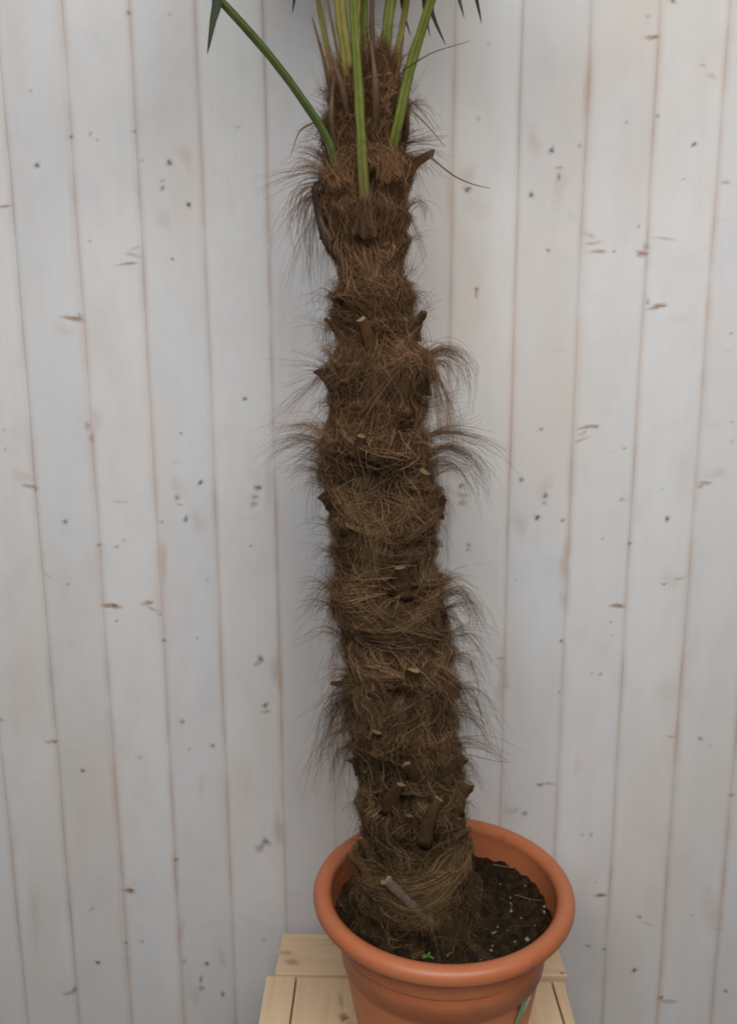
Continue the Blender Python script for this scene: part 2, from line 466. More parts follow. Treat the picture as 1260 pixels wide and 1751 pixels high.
def board(name, corners, z0, z1, parent, along, stains=(), bev=.0016):
    """a sawn board from four plan corners (counter-clockwise), softened edges; 'grain' runs along the board"""
    import bmesh
    bm = bmesh.new()
    lo = [bm.verts.new((c[0], c[1], z0)) for c in corners]
    hi = [bm.verts.new((c[0], c[1], z1)) for c in corners]
    bm.faces.new(hi); bm.faces.new(lo[::-1])
    for i in range(4):
        bm.faces.new((lo[i], lo[(i + 1) % 4], hi[(i + 1) % 4], hi[i]))
    bmesh.ops.bevel(bm, geom=bm.edges[:], offset=bev, segments=2, affect='EDGES', profile=.5)
    vs = [v.co.copy() for v in bm.verts]
    fs = [[v.index for v in f.verts] for f in bm.faces]
    bm.verts.index_update()
    fs = [[v.index for v in f.verts] for f in bm.faces]
    bm.free()
    st_ = [0.] * len(vs); tn = [(0, 0, 0, 1)] * len(vs)
    li = .0003
    for (x, y, rx_, ry_, col, s, ang) in stains:
        li += .00003
        n = 16
        ctr = len(vs); vs.append(Vector((x, y, z1 + li))); st_.append(s); tn.append(col)
        rows = []
        p0 = random.uniform(0, 6)
        for r, w in ((.35, 1.), (.7, .5), (1., 0.)):
            row = []
            for j in range(n):
                t = j / n * 6.2832
                k = r * (1 + .2 * math.sin(2 * t + p0) + .1 * math.sin(5 * t + 2 * p0))
                a, b_ = k * rx_ * math.cos(t), k * ry_ * math.sin(t)
                row.append(len(vs))
                vs.append(Vector((x + a * math.cos(ang) - b_ * math.sin(ang), y + a * math.sin(ang) + b_ * math.cos(ang), z1 + li - .00002 * r)))
                st_.append(s * w); tn.append(col)
            rows.append(row)
        for j in range(n):
            fs.append([ctr, rows[0][j], rows[0][(j + 1) % n]])
            for q in (0, 1):
                fs.append([rows[q][j], rows[q + 1][j], rows[q + 1][(j + 1) % n], rows[q][(j + 1) % n]])
    me = mesh(name, vs, fs, tn, {'stain': st_})
    off = (random.uniform(0, 9), random.uniform(0, 9), random.uniform(0, 9))
    a = me.attributes.new('grain', 'FLOAT_VECTOR', 'POINT')
    al = Vector(along).normalized()
    side = al.cross(Vector((0, 0, 1))) if abs(al.z) < .9 else Vector((1, 0, 0))
    third = al.cross(side)
    a.data.foreach_set('vector', [c for v in vs for c in (v.dot(al) + off[0], v.dot(side) + off[1], v.dot(third) + off[2])])
    return link(name, me, M_PINE, parent, smooth=False)


L0, R0 = atz(482, 1603, TZ), atz(947, 1603, TZ)
L1, R1 = atz(470, 1667, TZ), atz(969, 1671, TZ)
back_y = min(WALLY - .012, (L0.y + R0.y) / 2)
sh = lambda p, dy=0: (p.x, p.y + dy)
table = empty('wooden_table', ((L0.x + R0.x) / 2, 1.16, 0))
tag(table, 'pale unpainted pine table of sawn boards under the potted palm', 'table')
backb = [(L1.x, L1.y), (R1.x, R1.y), (R0.x, back_y + .002), (L0.x, back_y)]
kn = atz(500, 1648, TZ)
kn2 = atz(963, 1668, TZ)
kn3 = atz(489, 1632, TZ)
board('cross_board', backb, TZ - TH, TZ + .003, table, (1, 0, 0),
      [(kn.x, kn.y, .018, .010, (0.36, 0.19, 0.075, 1), .7, .2), (kn3.x, kn3.y, .02, .006, (0.30, 0.17, 0.08, 1), .5, 0), (kn2.x - .002, kn2.y + .002, .006, .003, (0.2, 0.06, 0.03, 1), .8, 0)])
gap = .0025
fy = 0.84
pts_l = [atz(455, 1671, TZ), atz(508, 1671, TZ), atz(943, 1674, TZ), atz(963, 1675, TZ)]
bot = [atz(448, 1751, TZ), atz(500, 1751, TZ), atz(975, 1751, TZ), atz(985, 1751, TZ)]


def ext(a, b_, y):
    t = (y - a.y) / (b_.y - a.y)
    return (a.x + (b_.x - a.x) * t * .35, y)


yb = min(L1.y, R1.y) - .002
xs_b = [p.x for p in pts_l]
xs_f = [ext(p, q, fy)[0] for p, q in zip(pts_l, bot)]
mid_b = (xs_b[1] + xs_b[2]) / 2
mid_f = (xs_f[1] + xs_f[2]) / 2
kk = atz(590, 1742, TZ)
kg = atz(583, 1712, TZ)
board('board', [(xs_f[0], fy), (xs_f[1] - gap, fy), (xs_b[1] - gap, yb), (xs_b[0], yb)], TZ - TH, TZ, table, (0, 1, 0))
board('board', [(xs_f[1], fy + .003), (mid_f - gap, fy + .002), (mid_b - gap, yb), (xs_b[1], yb)], TZ - TH, TZ - .001, table, (0, 1, 0),
      [(kk.x, kk.y, .012, .016, (0.20, 0.10, 0.04, 1), .85, .3), (kg.x, kg.y, .007, .02, (0.25, 0.23, 0.10, 1), .5, .3), (kk.x + .004, kk.y - .02, .02, .02, (0.36, 0.2, 0.08, 1), .6, .2)])
board('board', [(mid_f, fy), (xs_f[2] - gap, fy), (xs_b[2] - gap, yb), (mid_b, yb)], TZ - TH, TZ - .0005, table, (0, 1, 0))
board('board', [(xs_f[2], fy + .002), (xs_f[3], fy), (xs_b[3], yb), (xs_b[2], yb)], TZ - TH, TZ + .0005, table, (0, 1, 0))
zb = TZ - TH - .0005
xl, xr = min(xs_f[0], xs_b[0]) + .02, max(xs_f[3], xs_b[3]) - .012
yf, yk = fy + .02, back_y - .02
for (ax_, ay_) in ((xl, yf), (xr - .05, yf), (xl, yk - .05), (xr - .05, yk - .05)):
    board('leg', [(ax_, ay_), (ax_ + .05, ay_), (ax_ + .05, ay_ + .05), (ax_, ay_ + .05)], 0, zb, table, (0, 0, 1))
for y0 in (yf + .012, yk - .034):
    board('apron', [(xl + .0505, y0), (xr - .0505, y0), (xr - .0505, y0 + .022), (xl + .0505, y0 + .022)], zb - .08, zb - .0005, table, (1, 0, 0))
for x0 in (xl + .012, xr - .034):
    board('apron', [(x0, yf + .0505), (x0 + .022, yf + .0505), (x0 + .022, yk - .0505), (x0, yk - .0505)], zb - .08, zb - .0005, table, (0, 1, 0))

# ------------------------------------------------------------------ pot
PC = at(757, 1522, 1.18)
PC.z = round(PC.z, 4)
PR = 0.1915
LIP = 0.0135
zlip = PC.z
H_ = zlip - (TZ + .002)
prof = [(.0, TZ + .002), (.112, TZ + .002), (.117, TZ + .006)]
# outer wall going up, with the two shallow steps of a nursery pot
zz = zlip - LIP


def rbody(z):
    t = (z - TZ) / (zz - TZ)
    r = .124 + (.1665 - .124) * t ** .9
    if z < zz - .040: r -= .0035
    if z < zz - .085: r -= .002
    return r


for z in np.linspace(TZ + .012, zz - .0855, 9): prof.append((rbody(z), z))
prof += [(rbody(zz - .0835) , zz - .0838)]
for z in np.linspace(zz - .078, zz - .0435, 5): prof.append((rbody(z), z))
prof += [(rbody(zz - .0415) - .0012, zz - .0425), (rbody(zz - .0395) - .0015, zz - .0405), (rbody(zz - .038), zz - .0378)]
for z in np.linspace(zz - .034, zz - .001, 5): prof.append((rbody(z), z))
# rounded lip
cr_ = PR - LIP * 1.0
for a in np.linspace(-100, 190, 22):
    a = math.radians(a)
    prof.append((cr_ + LIP * math.cos(a), zlip + LIP * .98 * math.sin(a)))
# inside
ri = cr_ - LIP
prof += [(ri - .001, zlip - .012), (ri - .004, zlip - .03), (ri - .009, zlip - .06), (ri - .014, zlip - .1), (.0, zlip - .1)]


def lathe(name, prof, c, n=128):
    vs, fs = [], []
    for r, z in prof:
        for j in range(n):
            t = j / n * 2 * math.pi
            w = 1 + .003 * math.sin(2 * t + .6)
            vs.append((c.x + r * w * math.cos(t), c.y + r * w * math.sin(t), z))
    for i in range(len(prof) - 1):
        for j in range(n):
            k = (j + 1) % n
            fs.append((i * n + j, i * n + k, (i + 1) * n + k, (i + 1) * n + j))
    return mesh(name, vs, fs)


pot = empty('plant_pot', (PC.x, PC.y, TZ + .002))
tag(pot, 'round terracotta coloured pot with thick rolled rim standing on the pine table', 'plant pot')
nl = [i for i, p in enumerate(prof) if p[1] >= zz - .0011]
i0 = min(nl)
i1 = i0 + 24
link('pot_body', lathe('pot_body', prof[:i0 + 1], PC), M_POT, pot)
link('rim', lathe('rim', prof[i0:i1 + 2], PC), M_POT, pot)
link('inner_wall', lathe('inner_wall', prof[i1 + 1:], PC), M_POT, pot)
# sticker on the pot side: white edge, green field
sv, sf, sm = [], [], []
ctr = at(905, 1746, PC.y - .10)
a_c = math.atan2(-.118, .107) + .17
for i in range(13):
    z = zz - .079 - .05 * i / 12
    for j in range(9):
        a = a_c - .115 + .23 * j / 8 + (i / 12) * -.06
        r = rbody(min(z, zz - .042)) * (1 + .003 * math.sin(2 * a + .6)) + .0008
        if z < zz - .08: r = rbody(zz - .08) * (1 + .003 * math.sin(2 * a + .6)) + .0008 - (zz - .08 - z) * .2
        sv.append((PC.x + r * math.cos(a), PC.y + r * math.sin(a), z + .010 * (j / 8)))
for i in range(12):
    for j in range(8):
        q = i * 9 + j
        sf.append((q, q + 1, q + 10, q + 9)); sm.append(1 if (j >= 5) else 0)
stk = link('sticker', mesh('sticker', sv, sf, matidx=sm), [M_STK_G, M_STK_W], pot)
stk['label'] = 'small green and white sticker on the pot'

# ------------------------------------------------------------------ trunk shape
rows = [(-60, 612, 645), (0, 609, 650), (60, 604, 657), (100, 598, 667), (150, 583, 684), (200, 565, 690), (250, 559, 690), (300, 553, 699), (350, 551, 697), (400, 561, 694), (440, 578, 689), (480, 581, 690), (510, 572, 700),
        (550, 576, 705), (590, 580, 713), (620, 562, 728), (660, 567, 728), (700, 571, 722), (740, 557, 722), (780, 553, 730), (820, 551, 744), (860, 563, 750), (900, 571, 747),
        (950, 575, 745), (1000, 572, 750), (1040, 571, 760), (1080, 585, 764), (1120, 590, 773), (1160, 594, 775), (1200, 591, 779), (1250, 598, 778), (1300, 612, 784), (1350, 615, 790),
        (1400, 618, 794), (1440, 613, 803), (1480, 606, 806), (1520, 604, 815), (1560, 602, 824), (1590, 608, 822), (1640, 610, 820)]
TY0, TY1 = PC.y - .012, PC.y - .02
_z, _x, _r, _y, _py = [], [], [], [], []
for (py, l, r) in rows:
    ty = TY1 + (TY0 - TY1) * min(1, max(0, py / 1560))
    c = at((l + r) / 2, py, ty)
    _z.append(c.z); _x.append(c.x); _y.append(c.y); _py.append(py)
    _r.append((r - l) / 2 * pxsize(c) * 0.94)
o_ = np.argsort(_z)
_z, _x, _r, _y, _py = [np.array(a)[o_] for a in (_z, _x, _r, _y, _py)]
axX = lambda z: np.interp(z, _z, _x)
axY = lambda z: np.interp(z, _z, _y)
axR = lambda z: np.interp(z, _z, _r)
zpy = lambda py: float(np.interp(py, _py[::-1], _z[::-1]))
pyz = lambda z: np.interp(z, _z, _py)
SOILZ = zlip - .034

# dark hollows between the fibre collars (photo px, centre and size)
HOLL = [(592, 792, 48, 34), (660, 815, 50, 30), (712, 1003, 38, 24), (655, 1000, 26, 16), (642, 580, 34, 26), (600, 555, 20, 22), (645, 1283, 40, 22), (690, 1155, 30, 16), (645, 1345, 28, 30), (735, 1395, 26, 30),
        (720, 1560, 40, 22), (690, 1330, 30, 16), (690, 460, 22, 30), (590, 1090, 22, 14), (640, 320, 22, 12), (700, 740, 30, 18), (640, 1450, 22, 14), (640, 1545, 22, 20)]
HZ = []
for (hx, hy, a, b_) in HOLL:
    z = zpy(hy)
    th = math.asin(max(-.98, min(.98, (at(hx, hy, float(axY(z)) - float(axR(z)) * .8).x - float(axX(z))) / float(axR(z)))))
    HZ.append((z, th, a * .00085 / float(axR(z)), b_ * .00085))


def hollow(z, th):
    h = np.zeros_like(z)
    for (hz, ht, a, b_) in HZ:
        d = (z - hz) ** 2 / b_ ** 2 + ((th - ht) / a) ** 2
        h = np.maximum(h, np.minimum(1, 1.5 * np.exp(-d * 1.1)))
    return h * np.clip(1.5 - np.abs(th), 0, 1)


_ph = rng.uniform(0, 6.28, 12)


def lump(z, th):
    return (np.sin(3 * th + 31 * z + _ph[0]) * .4 + np.sin(5 * th - 47 * z + _ph[1]) * .35 + np.sin(2 * th + 83 * z + _ph[2]) * .4 + np.sin(7 * th + 110 * z + _ph[3]) * .25 + np.sin(9 * th - 150 * z + _ph[4]) * .2)


COLLARS = [(160, .3, 14), (225, 2.1, 16), (285, .9, 20), (350, 3.4, 14), (415, 5.0, 14), (492, .4, 18), (548, 2.6, 14), (612, 1.1, 22), (680, 4.0, 12), (748, .2, 16), (815, 2.9, 16), (872, 5.2, 16), (930, 1.7, 12), (988, .1, 18), (1042, 3.6, 14),
           (1100, 2.2, 14), (1152, .8, 18), (1215, 4.4, 14), (1268, 2.0, 16), (1318, .5, 14), (1372, 3.0, 16), (1440, 1.2, 14), (1500, 4.6, 12), (1570, .3, 10), (1640, 0, 0)]
CZ = np.array([zpy(c[0]) for c in COLLARS]); CPH = np.array([c[1] for c in COLLARS]); CAM = np.array([c[2] for c in COLLARS]) * .0009


def collar(z, th):
    """old leaf sheaths overlap like shingles: each swells to a flared upper edge, then steps in"""
    o = np.zeros(np.broadcast(z, th).shape)
    zz_ = z + o; tt_ = th + o
    for i in range(len(COLLARS) - 1):
        top = CZ[i] + CAM[i] * (.75 * np.sin(tt_ + CPH[i]) + .4 * np.sin(3 * tt_ + CPH[i] * 2))
        bot = CZ[i + 1] + CAM[i + 1] * (.75 * np.sin(tt_ + CPH[i + 1]) + .4 * np.sin(3 * tt_ + CPH[i + 1] * 2))
        u = np.clip((zz_ - bot) / np.maximum(top - bot, 1e-4), 0, 1)
        inside = (zz_ > bot) & (zz_ <= top)
        o = np.where(inside, CAM[i] * .75 * (u ** 1.6 - .42), o)
    return o


def surf(z, th, off=0.):
    h = hollow(z, th)
    r = axR(z) * (1 - .32 * h) + lump(z, th) * .0026 + collar(z, th) * np.clip((pyz(z) - 60) / 120, 0, 1) + off
    return np.stack([axX(z) + r * np.sin(th), axY(z) - r * np.cos(th), z], -1)


palm = empty('palm_tree', (float(axX(SOILZ)), float(axY(SOILZ)), SOILZ))
tag(palm, 'windmill palm with a shaggy fibre covered trunk growing in the terracotta pot', 'palm tree')
nz, nt_ = 300, 112
zc = np.linspace(SOILZ - .03, zpy(135), nz)
thc = np.linspace(-math.pi, math.pi, nt_, endpoint=False)
Zg, Tg = np.meshgrid(zc, thc, indexing='ij')
Vc = surf(Zg, Tg, -.0075).reshape(-1, 3)
ii, jj = np.meshgrid(np.arange(nz - 1), np.arange(nt_), indexing='ij')
q0 = ii * nt_ + jj
q1 = ii * nt_ + (jj + 1) % nt_
Qc = np.stack([q0, q1, q1 + nt_, q0 + nt_], -1).reshape(-1, 4)
link('trunk', quads_mesh('trunk', Vc, Qc), M_CORE, palm)


# ------------------------------------------------------------------ fibre strands
def bez(pts, K):
    """Catmull-Rom through points"""
    out = []
    n = len(pts) - 1
    for i in range(K):
        u = i / (K - 1) * n
        k = min(n - 1, int(u)); f = u - k
        p = [pts[max(0, k - 1)], pts[k], pts[k + 1], pts[min(n, k + 2)]]
        out.append(.5 * ((2 * p[1]) + (p[2] - p[0]) * f + (2 * p[0] - 5 * p[1] + 4 * p[2] - p[3]) * f * f + (3 * p[1] - p[0] - 3 * p[2] + p[3]) * f ** 3))
    return out


def tubes(P, R, C, sides=3):
    """P (n,k,3) paths, R (n,k) radii, C (n,3) or (n,k,3) colours -> verts, quads, colours"""
    n, k, _ = P.shape
    T = np.gradient(P, axis=1)
    T /= np.linalg.norm(T, axis=2, keepdims=True) + 1e-12
    ref = np.where(np.abs(T[..., 2:3]) > .9, np.array([1., 0, 0]), np.array([0, 0, 1.]))
    A = np.cross(T, ref); A /= np.linalg.norm(A, axis=2, keepdims=True) + 1e-12
    Bv = np.cross(T, A)
    a = np.arange(sides) / sides * 2 * np.pi
    Vv = P[:, :, None, :] + R[:, :, None, None] * (A[:, :, None, :] * np.cos(a)[None, None, :, None] + Bv[:, :, None, :] * np.sin(a)[None, None, :, None])
    idx = np.arange(n * k * sides).reshape(n, k, sides)
    q = np.stack([idx[:, :-1, :], np.roll(idx, -1, 2)[:, :-1, :], np.roll(idx, -1, 2)[:, 1:, :], idx[:, 1:, :]], -1).reshape(-1, 4)
    if C.ndim == 2: C = np.repeat(C[:, None, :], k, 1)
    CC = np.repeat(C[:, :, None, :], sides, 2).reshape(-1, 3)
    return Vv.reshape(-1, 3), q, np.concatenate([CC, np.ones((len(CC), 1))], 1)


def srgb(*c):
    c = np.array(c) / 255.
    return np.where(c < .04045, c / 12.92, ((c + .055) / 1.055) ** 2.4)


CD, CM, CP, CT = srgb(40, 28, 19), srgb(100, 73, 49), srgb(160, 130, 96), srgb(196, 162, 112)
CRED = srgb(120, 78, 52)


def fibre_cols(n, z, pale=0.0):
    t = np.clip(rng.beta(1.6, 2.0, n) + pale, 0, 1)[:, None]
    c = np.where(t < .5, CD + (CM - CD) * t * 2, CM + (CP - CM) * (t - .5) * 2)
    top = np.clip((z - 1.15) / .6, 0, 1)[:, None]
    c = c * (1 - .35 * top) + CRED * (.35 * top) * (.45 + t)
    c = c * (.62 + .6 * np.clip(.5 + .5 * np.sin(z * 61 + rng.normal(0, .5, n)), 0, 1))[:, None]
    low = np.clip((1.0 - z) / .35, 0, 1)[:, None]
    c = c * (1 - low * np.array([.12, .08, .18]))
    return c


# main lie of the mat by height: photo row -> (angle from vertical, spread)
lie = np.array([(100, .1, .3), (250, .3, .5), (300, .8, .6), (345, .35, .4), (380, .12, .25), (470, .15, .3), (495, 1.3, .4), (525, 1.0, .7), (560, .6, .6), (600, .8, .7), (640, .55, .5), (720, .45, .5), (760, 1.2, .5), (830, 1.2, .5),
                (870, .8, .6), (940, 1.0, .6), (980, 1.35, .35), (1060, 1.25, .4), (1110, .9, .7), (1165, .35, .45), (1250, .35, .4), (1300, .8, .6), (1350, .4, .5), (1420, .9, .5), (1455, 1.45, .2), (1495, 1.3, .3), (1540, .5, .5), (1600, .5, .6)])
lie[:, 1] = np.where(lie[:, 0] < 1400, lie[:, 1] * .62, lie[:, 1] * .85)
lie[:, 2] += .12
ALLV, ALLQ, ALLC = [], [], []


def push(P, R, C):
    v, q, c = tubes(P, R, C)
    off = sum(len(a) for a in ALLV)
    ALLV.append(v); ALLQ.append(q + off); ALLC.append(c)


def mat_layer(N, Lr, rr, off, K=7, pale=0., spread=1., clump=0, ymin=125, ymax=1600, front=.72, keep_h=.04):
    py = rng.uniform(ymin, ymax, N)
    th = np.where(rng.random(N) < front, rng.uniform(-1.75, 1.75, N), rng.uniform(-math.pi, math.pi, N))
    if clump:
        M = max(1, N // clump)
        g_ = rng.integers(0, M, N)
        py = rng.uniform(ymin, ymax, M)[g_] + rng.normal(0, 5, N)
        th = np.where(rng.random(M) < front, rng.uniform(-1.7, 1.7, M), rng.uniform(-math.pi, math.pi, M))[g_] + rng.normal(0, .07, N)
    z0 = np.interp(py, _py[::-1], _z[::-1])
    h = hollow(z0, th)
    keep = rng.random(N) > h * (1 - keep_h)
    mean = np.interp(py, lie[:, 0], lie[:, 1]); sp = np.interp(py, lie[:, 0], lie[:, 2]) * spread
    field = np.sin(3.1 * th + 23 * z0 + 1.3) * .5 + np.sin(5 * th - 37 * z0) * .4
    sgn = np.where(rng.random(N) < .5 + .45 * np.sin(2.3 * th + 19 * z0 + .7), 1, -1)
    if clump:
        sgn = np.where(rng.random(M) < .5, 1, -1)[g_]
        ph = (mean + field * .3) * sgn + rng.normal(0, .12, N) + (rng.normal(0, .5, M) * 1.0)[g_] * sp
    else:
        ph = mean * sgn + field * .35 + rng.normal(0, 1, N) * sp
    L = rng.uniform(*Lr, N)
    kap = rng.normal(0, 9, N) if not clump else rng.normal(0, 10, M)[g_] + rng.normal(0, 3, N)
    s = np.linspace(-.5, .5, K)[None, :] * L[:, None]
    a = ph[:, None] + kap[:, None] * s
    ds = (L / (K - 1))[:, None]
    dz = np.cumsum(np.cos(a) * ds, 1); dz -= dz.mean(1, keepdims=True)
    dt = np.cumsum(np.sin(a) * ds, 1); dt -= dt.mean(1, keepdims=True)
    z = z0[:, None] + dz
    R0_ = axR(z0)[:, None]
    T = th[:, None] + dt / R0_
    o = rng.uniform(*off, N)[:, None] + rng.normal(0, .0022, (N, 1)) * np.sin(np.linspace(0, 5, K)[None, :] + rng.uniform(0, 6, (N, 1)))
    P = surf(z, T, o) + rng.normal(0, .0006, (N, K, 3))
    rad = rng.uniform(*rr, N)[:, None] * np.sin(np.linspace(.25, math.pi - .25, K))[None, :] ** .6
    C = fibre_cols(N, z0, pale) * (.8 + .4 * rng.random((N, 1)))
    P[..., 2] = np.maximum(P[..., 2], SOILZ + .001)
    P, rad, C = P[keep], rad[keep], C[keep]
    push(P, rad, C)


mat_layer(17000, (.02, .055), (.00016, .00034), (-.008, -.002), pale=-.15)
mat_layer(15000, (.02, .06), (.00015, .00030), (-.004, .0045), pale=0.0, keep_h=.04, spread=1.5)
mat_layer(7000, (.03, .085), (.00016, .00032), (-.003, .006), pale=.10, clump=18, keep_h=.04)
mat_layer(2600, (.03, .10), (.0002, .00042), (.0, .008), pale=.28, clump=5, keep_h=.04, spread=1.4)
mat_layer(2200, (.02, .06), (.00018, .00032), (.002, .010), pale=.22, keep_h=.04, spread=2.2, K=9)
mat_layer(320, (.05, .12), (.0004, .0007), (.001, .007), pale=.32, keep_h=.04, K=9)


def fuzz(N, Lr, ymin, ymax, th_c, th_s, up, out, droop, rr=(.00010, .0002), clump=0, K=7, pale=0., curl=.25, tang=.4):
    """strands that leave the trunk, rise or reach out, then droop"""
    M = max(1, N // clump) if clump else N
    g_ = rng.integers(0, M, N) if clump else np.arange(N)
    py = rng.uniform(ymin, ymax, M)[g_] + (rng.normal(0, 4, N) if clump else 0)
    th = rng.normal(th_c, th_s, M)[g_] + (rng.normal(0, .06, N) if clump else 0)
    z0 = np.interp(py, _py[::-1], _z[::-1])
    ok = rng.random(N) > hollow(z0, th) * .9
    p0 = surf(z0, th, rng.uniform(-.006, .001, N))
    rad_ = np.stack([np.sin(th), -np.cos(th), np.zeros(N)], -1)
    tan_ = np.stack([np.cos(th), np.sin(th), np.zeros(N)], -1)
    j = (rng.normal(0, .28, (M, 3))[g_] + rng.normal(0, .08, (N, 3)))
    d = rad_ * out + np.array([0, 0, 1.]) * up + tan_ * (rng.normal(0, tang, M)[g_])[:, None] + j
    d /= np.linalg.norm(d, axis=1, keepdims=True)
    L = (rng.uniform(*Lr, M)[g_] * rng.uniform(.6, 1.1, N))[:, None, None]
    s = np.linspace(0, 1, K)[None, :, None]
    dr = (droop * rng.uniform(.5, 1.5, M)[g_] * rng.uniform(.8, 1.2, N))[:, None, None]
    side = (rng.normal(0, curl, (M, 3))[g_] + rng.normal(0, curl * .28, (N, 3)))[:, None, :]
    wig = rng.normal(0, .10, (M, 3))[g_][:, None, :] * np.sin(s * 5.5 + rng.uniform(0, 6, (M, 1))[g_][:, None, :])
    P = p0[:, None, :] + d[:, None, :] * L * (s - .42 * s ** 2) + np.array([0, 0, -1.]) * L * dr * .95 * s ** 2.6 + side * L * .8 * s ** 2 + wig * L * s
    P += rng.normal(0, .0006, P.shape)
    P[..., 2] = np.maximum(P[..., 2], SOILZ + .001)
    P[..., 1] = np.minimum(P[..., 1], WALLY - .004)
    R_ = rng.uniform(*rr, N)[:, None] * (1 - .7 * np.linspace(0, 1, K))[None, :]
    C = fibre_cols(N, z0, pale) * (.7 + .35 * rng.random((N, 1)))
    push(P[ok], R_[ok], C[ok])


LF, RT = -1.45, 1.45
# short fuzz all over
fuzz(9000, (.008, .028), 120, 1595, 0, 1.7, .3, .8, .5, clump=4)
fuzz(2200, (.03, .09), 1500, 1600, 0, 1.5, -.1, 1, .8, clump=12)
fuzz(520, (.045, .085), 112, 165, 0, 1.8, 1.6, .12, .05, clump=6, rr=(.0002, .0004), curl=.2)
fuzz(2200, (.03, .075), 120, 270, 0, 1.8, 1.3, .22, .1, clump=12, rr=(.00015, .0003))
fuzz(500, (.03, .06), 110, 260, LF, .4, 1.3, .6, .5, clump=7, rr=(.00016, .0003))
fuzz(500, (.03, .06), 110, 260, RT, .4, 1.3, .6, .5, clump=7, rr=(.00016, .0003))
fuzz(2600, (.015, .045), 460, 1400, LF, .5, .4, 1., .8, clump=6, rr=(.00016, .0003), pale=.08)
fuzz(2600, (.015, .045), 460, 1400, RT, .5, .4, 1., .8, clump=6, rr=(.00016, .0003), pale=.08)
for (y0, y1, tc, ts, n, l0, l1, up, out, dr, cl) in [
    (262, 292, LF, .35, 200, .05, .095, .35, 1., .45, 14), (300, 345, LF, .35, 240, .05, .10, .15, 1., .9, 14), (225, 262, LF, .3, 60, .04, .075, .3, 1., .7, 10),
    (350, 400, LF, .3, 90, .04, .08, .0, .9, .9, 10), (245, 290, RT, .4, 150, .04, .085, .6, .9, .7, 12), (160, 240, RT, .4, 70, .03, .06, .5, .8, .5, 10),
    (340, 372, RT, .35, 110, .03, .05, .9, .8, 1.2, 12), (400, 470, RT, .3, 60, .02, .05, .6, .9, .2, 6), (470, 520, LF, .5, 130, .02, .05, .5, .9, .2, 8),
    (520, 600, LF, .5, 170, .03, .06, .5, .8, .3, 10), (500, 560, RT, .5, 120, .02, .05, .7, .8, .2, 8), (596, 640, RT, .35, 330, .045, .08, .75, .9, 1.15, 26),
    (640, 690, RT, .4, 200, .03, .06, .3, 1., .6, 14), (590, 680, LF, .4, 140, .03, .065, .5, .9, .4, 10), (728, 756, LF, .35, 260, .05, .085, .3, 1., .5, 22),
    (760, 820, LF, .4, 260, .03, .065, .3, 1., .55, 14), (728, 760, RT, .35, 260, .05, .085, .3, 1., .5, 22), (764, 800, RT, .35, 260, .05, .08, .35, 1., .9, 24),
    (840, 980, LF, .45, 320, .02, .045, .2, 1., .35, 9), (975, 1010, RT, .4, 240, .04, .065, .3, 1., .5, 16), (985, 1035, LF, .45, 300, .04, .07, .3, 1., .55, 16),
    (1010, 1090, RT, .4, 260, .03, .07, .1, 1., .7, 14), (1060, 1130, LF, .4, 180, .02, .05, .2, 1., .3, 9), (1100, 1190, RT, .4, 300, .04, .08, .1, 1., .8, 14),
    (1140, 1200, LF, .4, 340, .04, .085, .1, 1., 1., 18), (1205, 1260, LF, .4, 300, .04, .09, .0, .9, 1.0, 18), (1200, 1290, RT, .4, 280, .04, .085, .0, 1., .7, 14),
    (1270, 1330, LF, .4, 140, .03, .06, .1, .9, .8, 10), (1320, 1400, RT, .4, 120, .02, .04, .3, .9, .3, 8), (1400, 1470, LF, .5, 100, .02, .045, .3, .9, .3, 8),
    # fronts: hanks hanging over the face of the trunk
    (605, 640, 0, .7, 900, .05, .10, .25, .42, 1.0, 40), (740, 760, 0, .8, 350, .03, .06, .2, .4, .6, 20), (880, 920, -.2, .8, 500, .04, .08, .2, .38, .8, 34),
    (1010, 1040, 0, .8, 420, .03, .07, .25, .4, .6, 26), (1140, 1180, 0, .8, 1100, .05, .10, .15, .4, 1.05, 40), (1200, 1240, .2, .8, 500, .04, .07, .1, .4, 1., 30), (490, 515, 0, .8, 380, .02, .05, .5, .45, .6, 18),
    (265, 300, 0, .9, 420, .03, .06, .5, .4, .8, 24), (1330, 1360, .3, .8, 300, .03, .06, .1, .35, .9, 22), (1440, 1475, 0, .9, 400, .03, .06, .1, .3, .8, 24), (1530, 1570, 0, 1.1, 600, .03, .07, .1, .8, .8, 22)]:
    big = abs(tc) > 1
    fuzz(int(n * ((.5 if y0 < 450 else .7 if y0 < 1100 else .4) if big else .4)), (l0 * .8, l1 * (.85 if big else .9)), y0, y1, tc, ts, up * 1.5 + (.15 if big else 0), out, dr * (1.75 if big else .8), clump=max(6, cl // (1 if big else 2)), curl=.55 if big else .5, pale=.12, rr=(.00016, .00032), K=9)

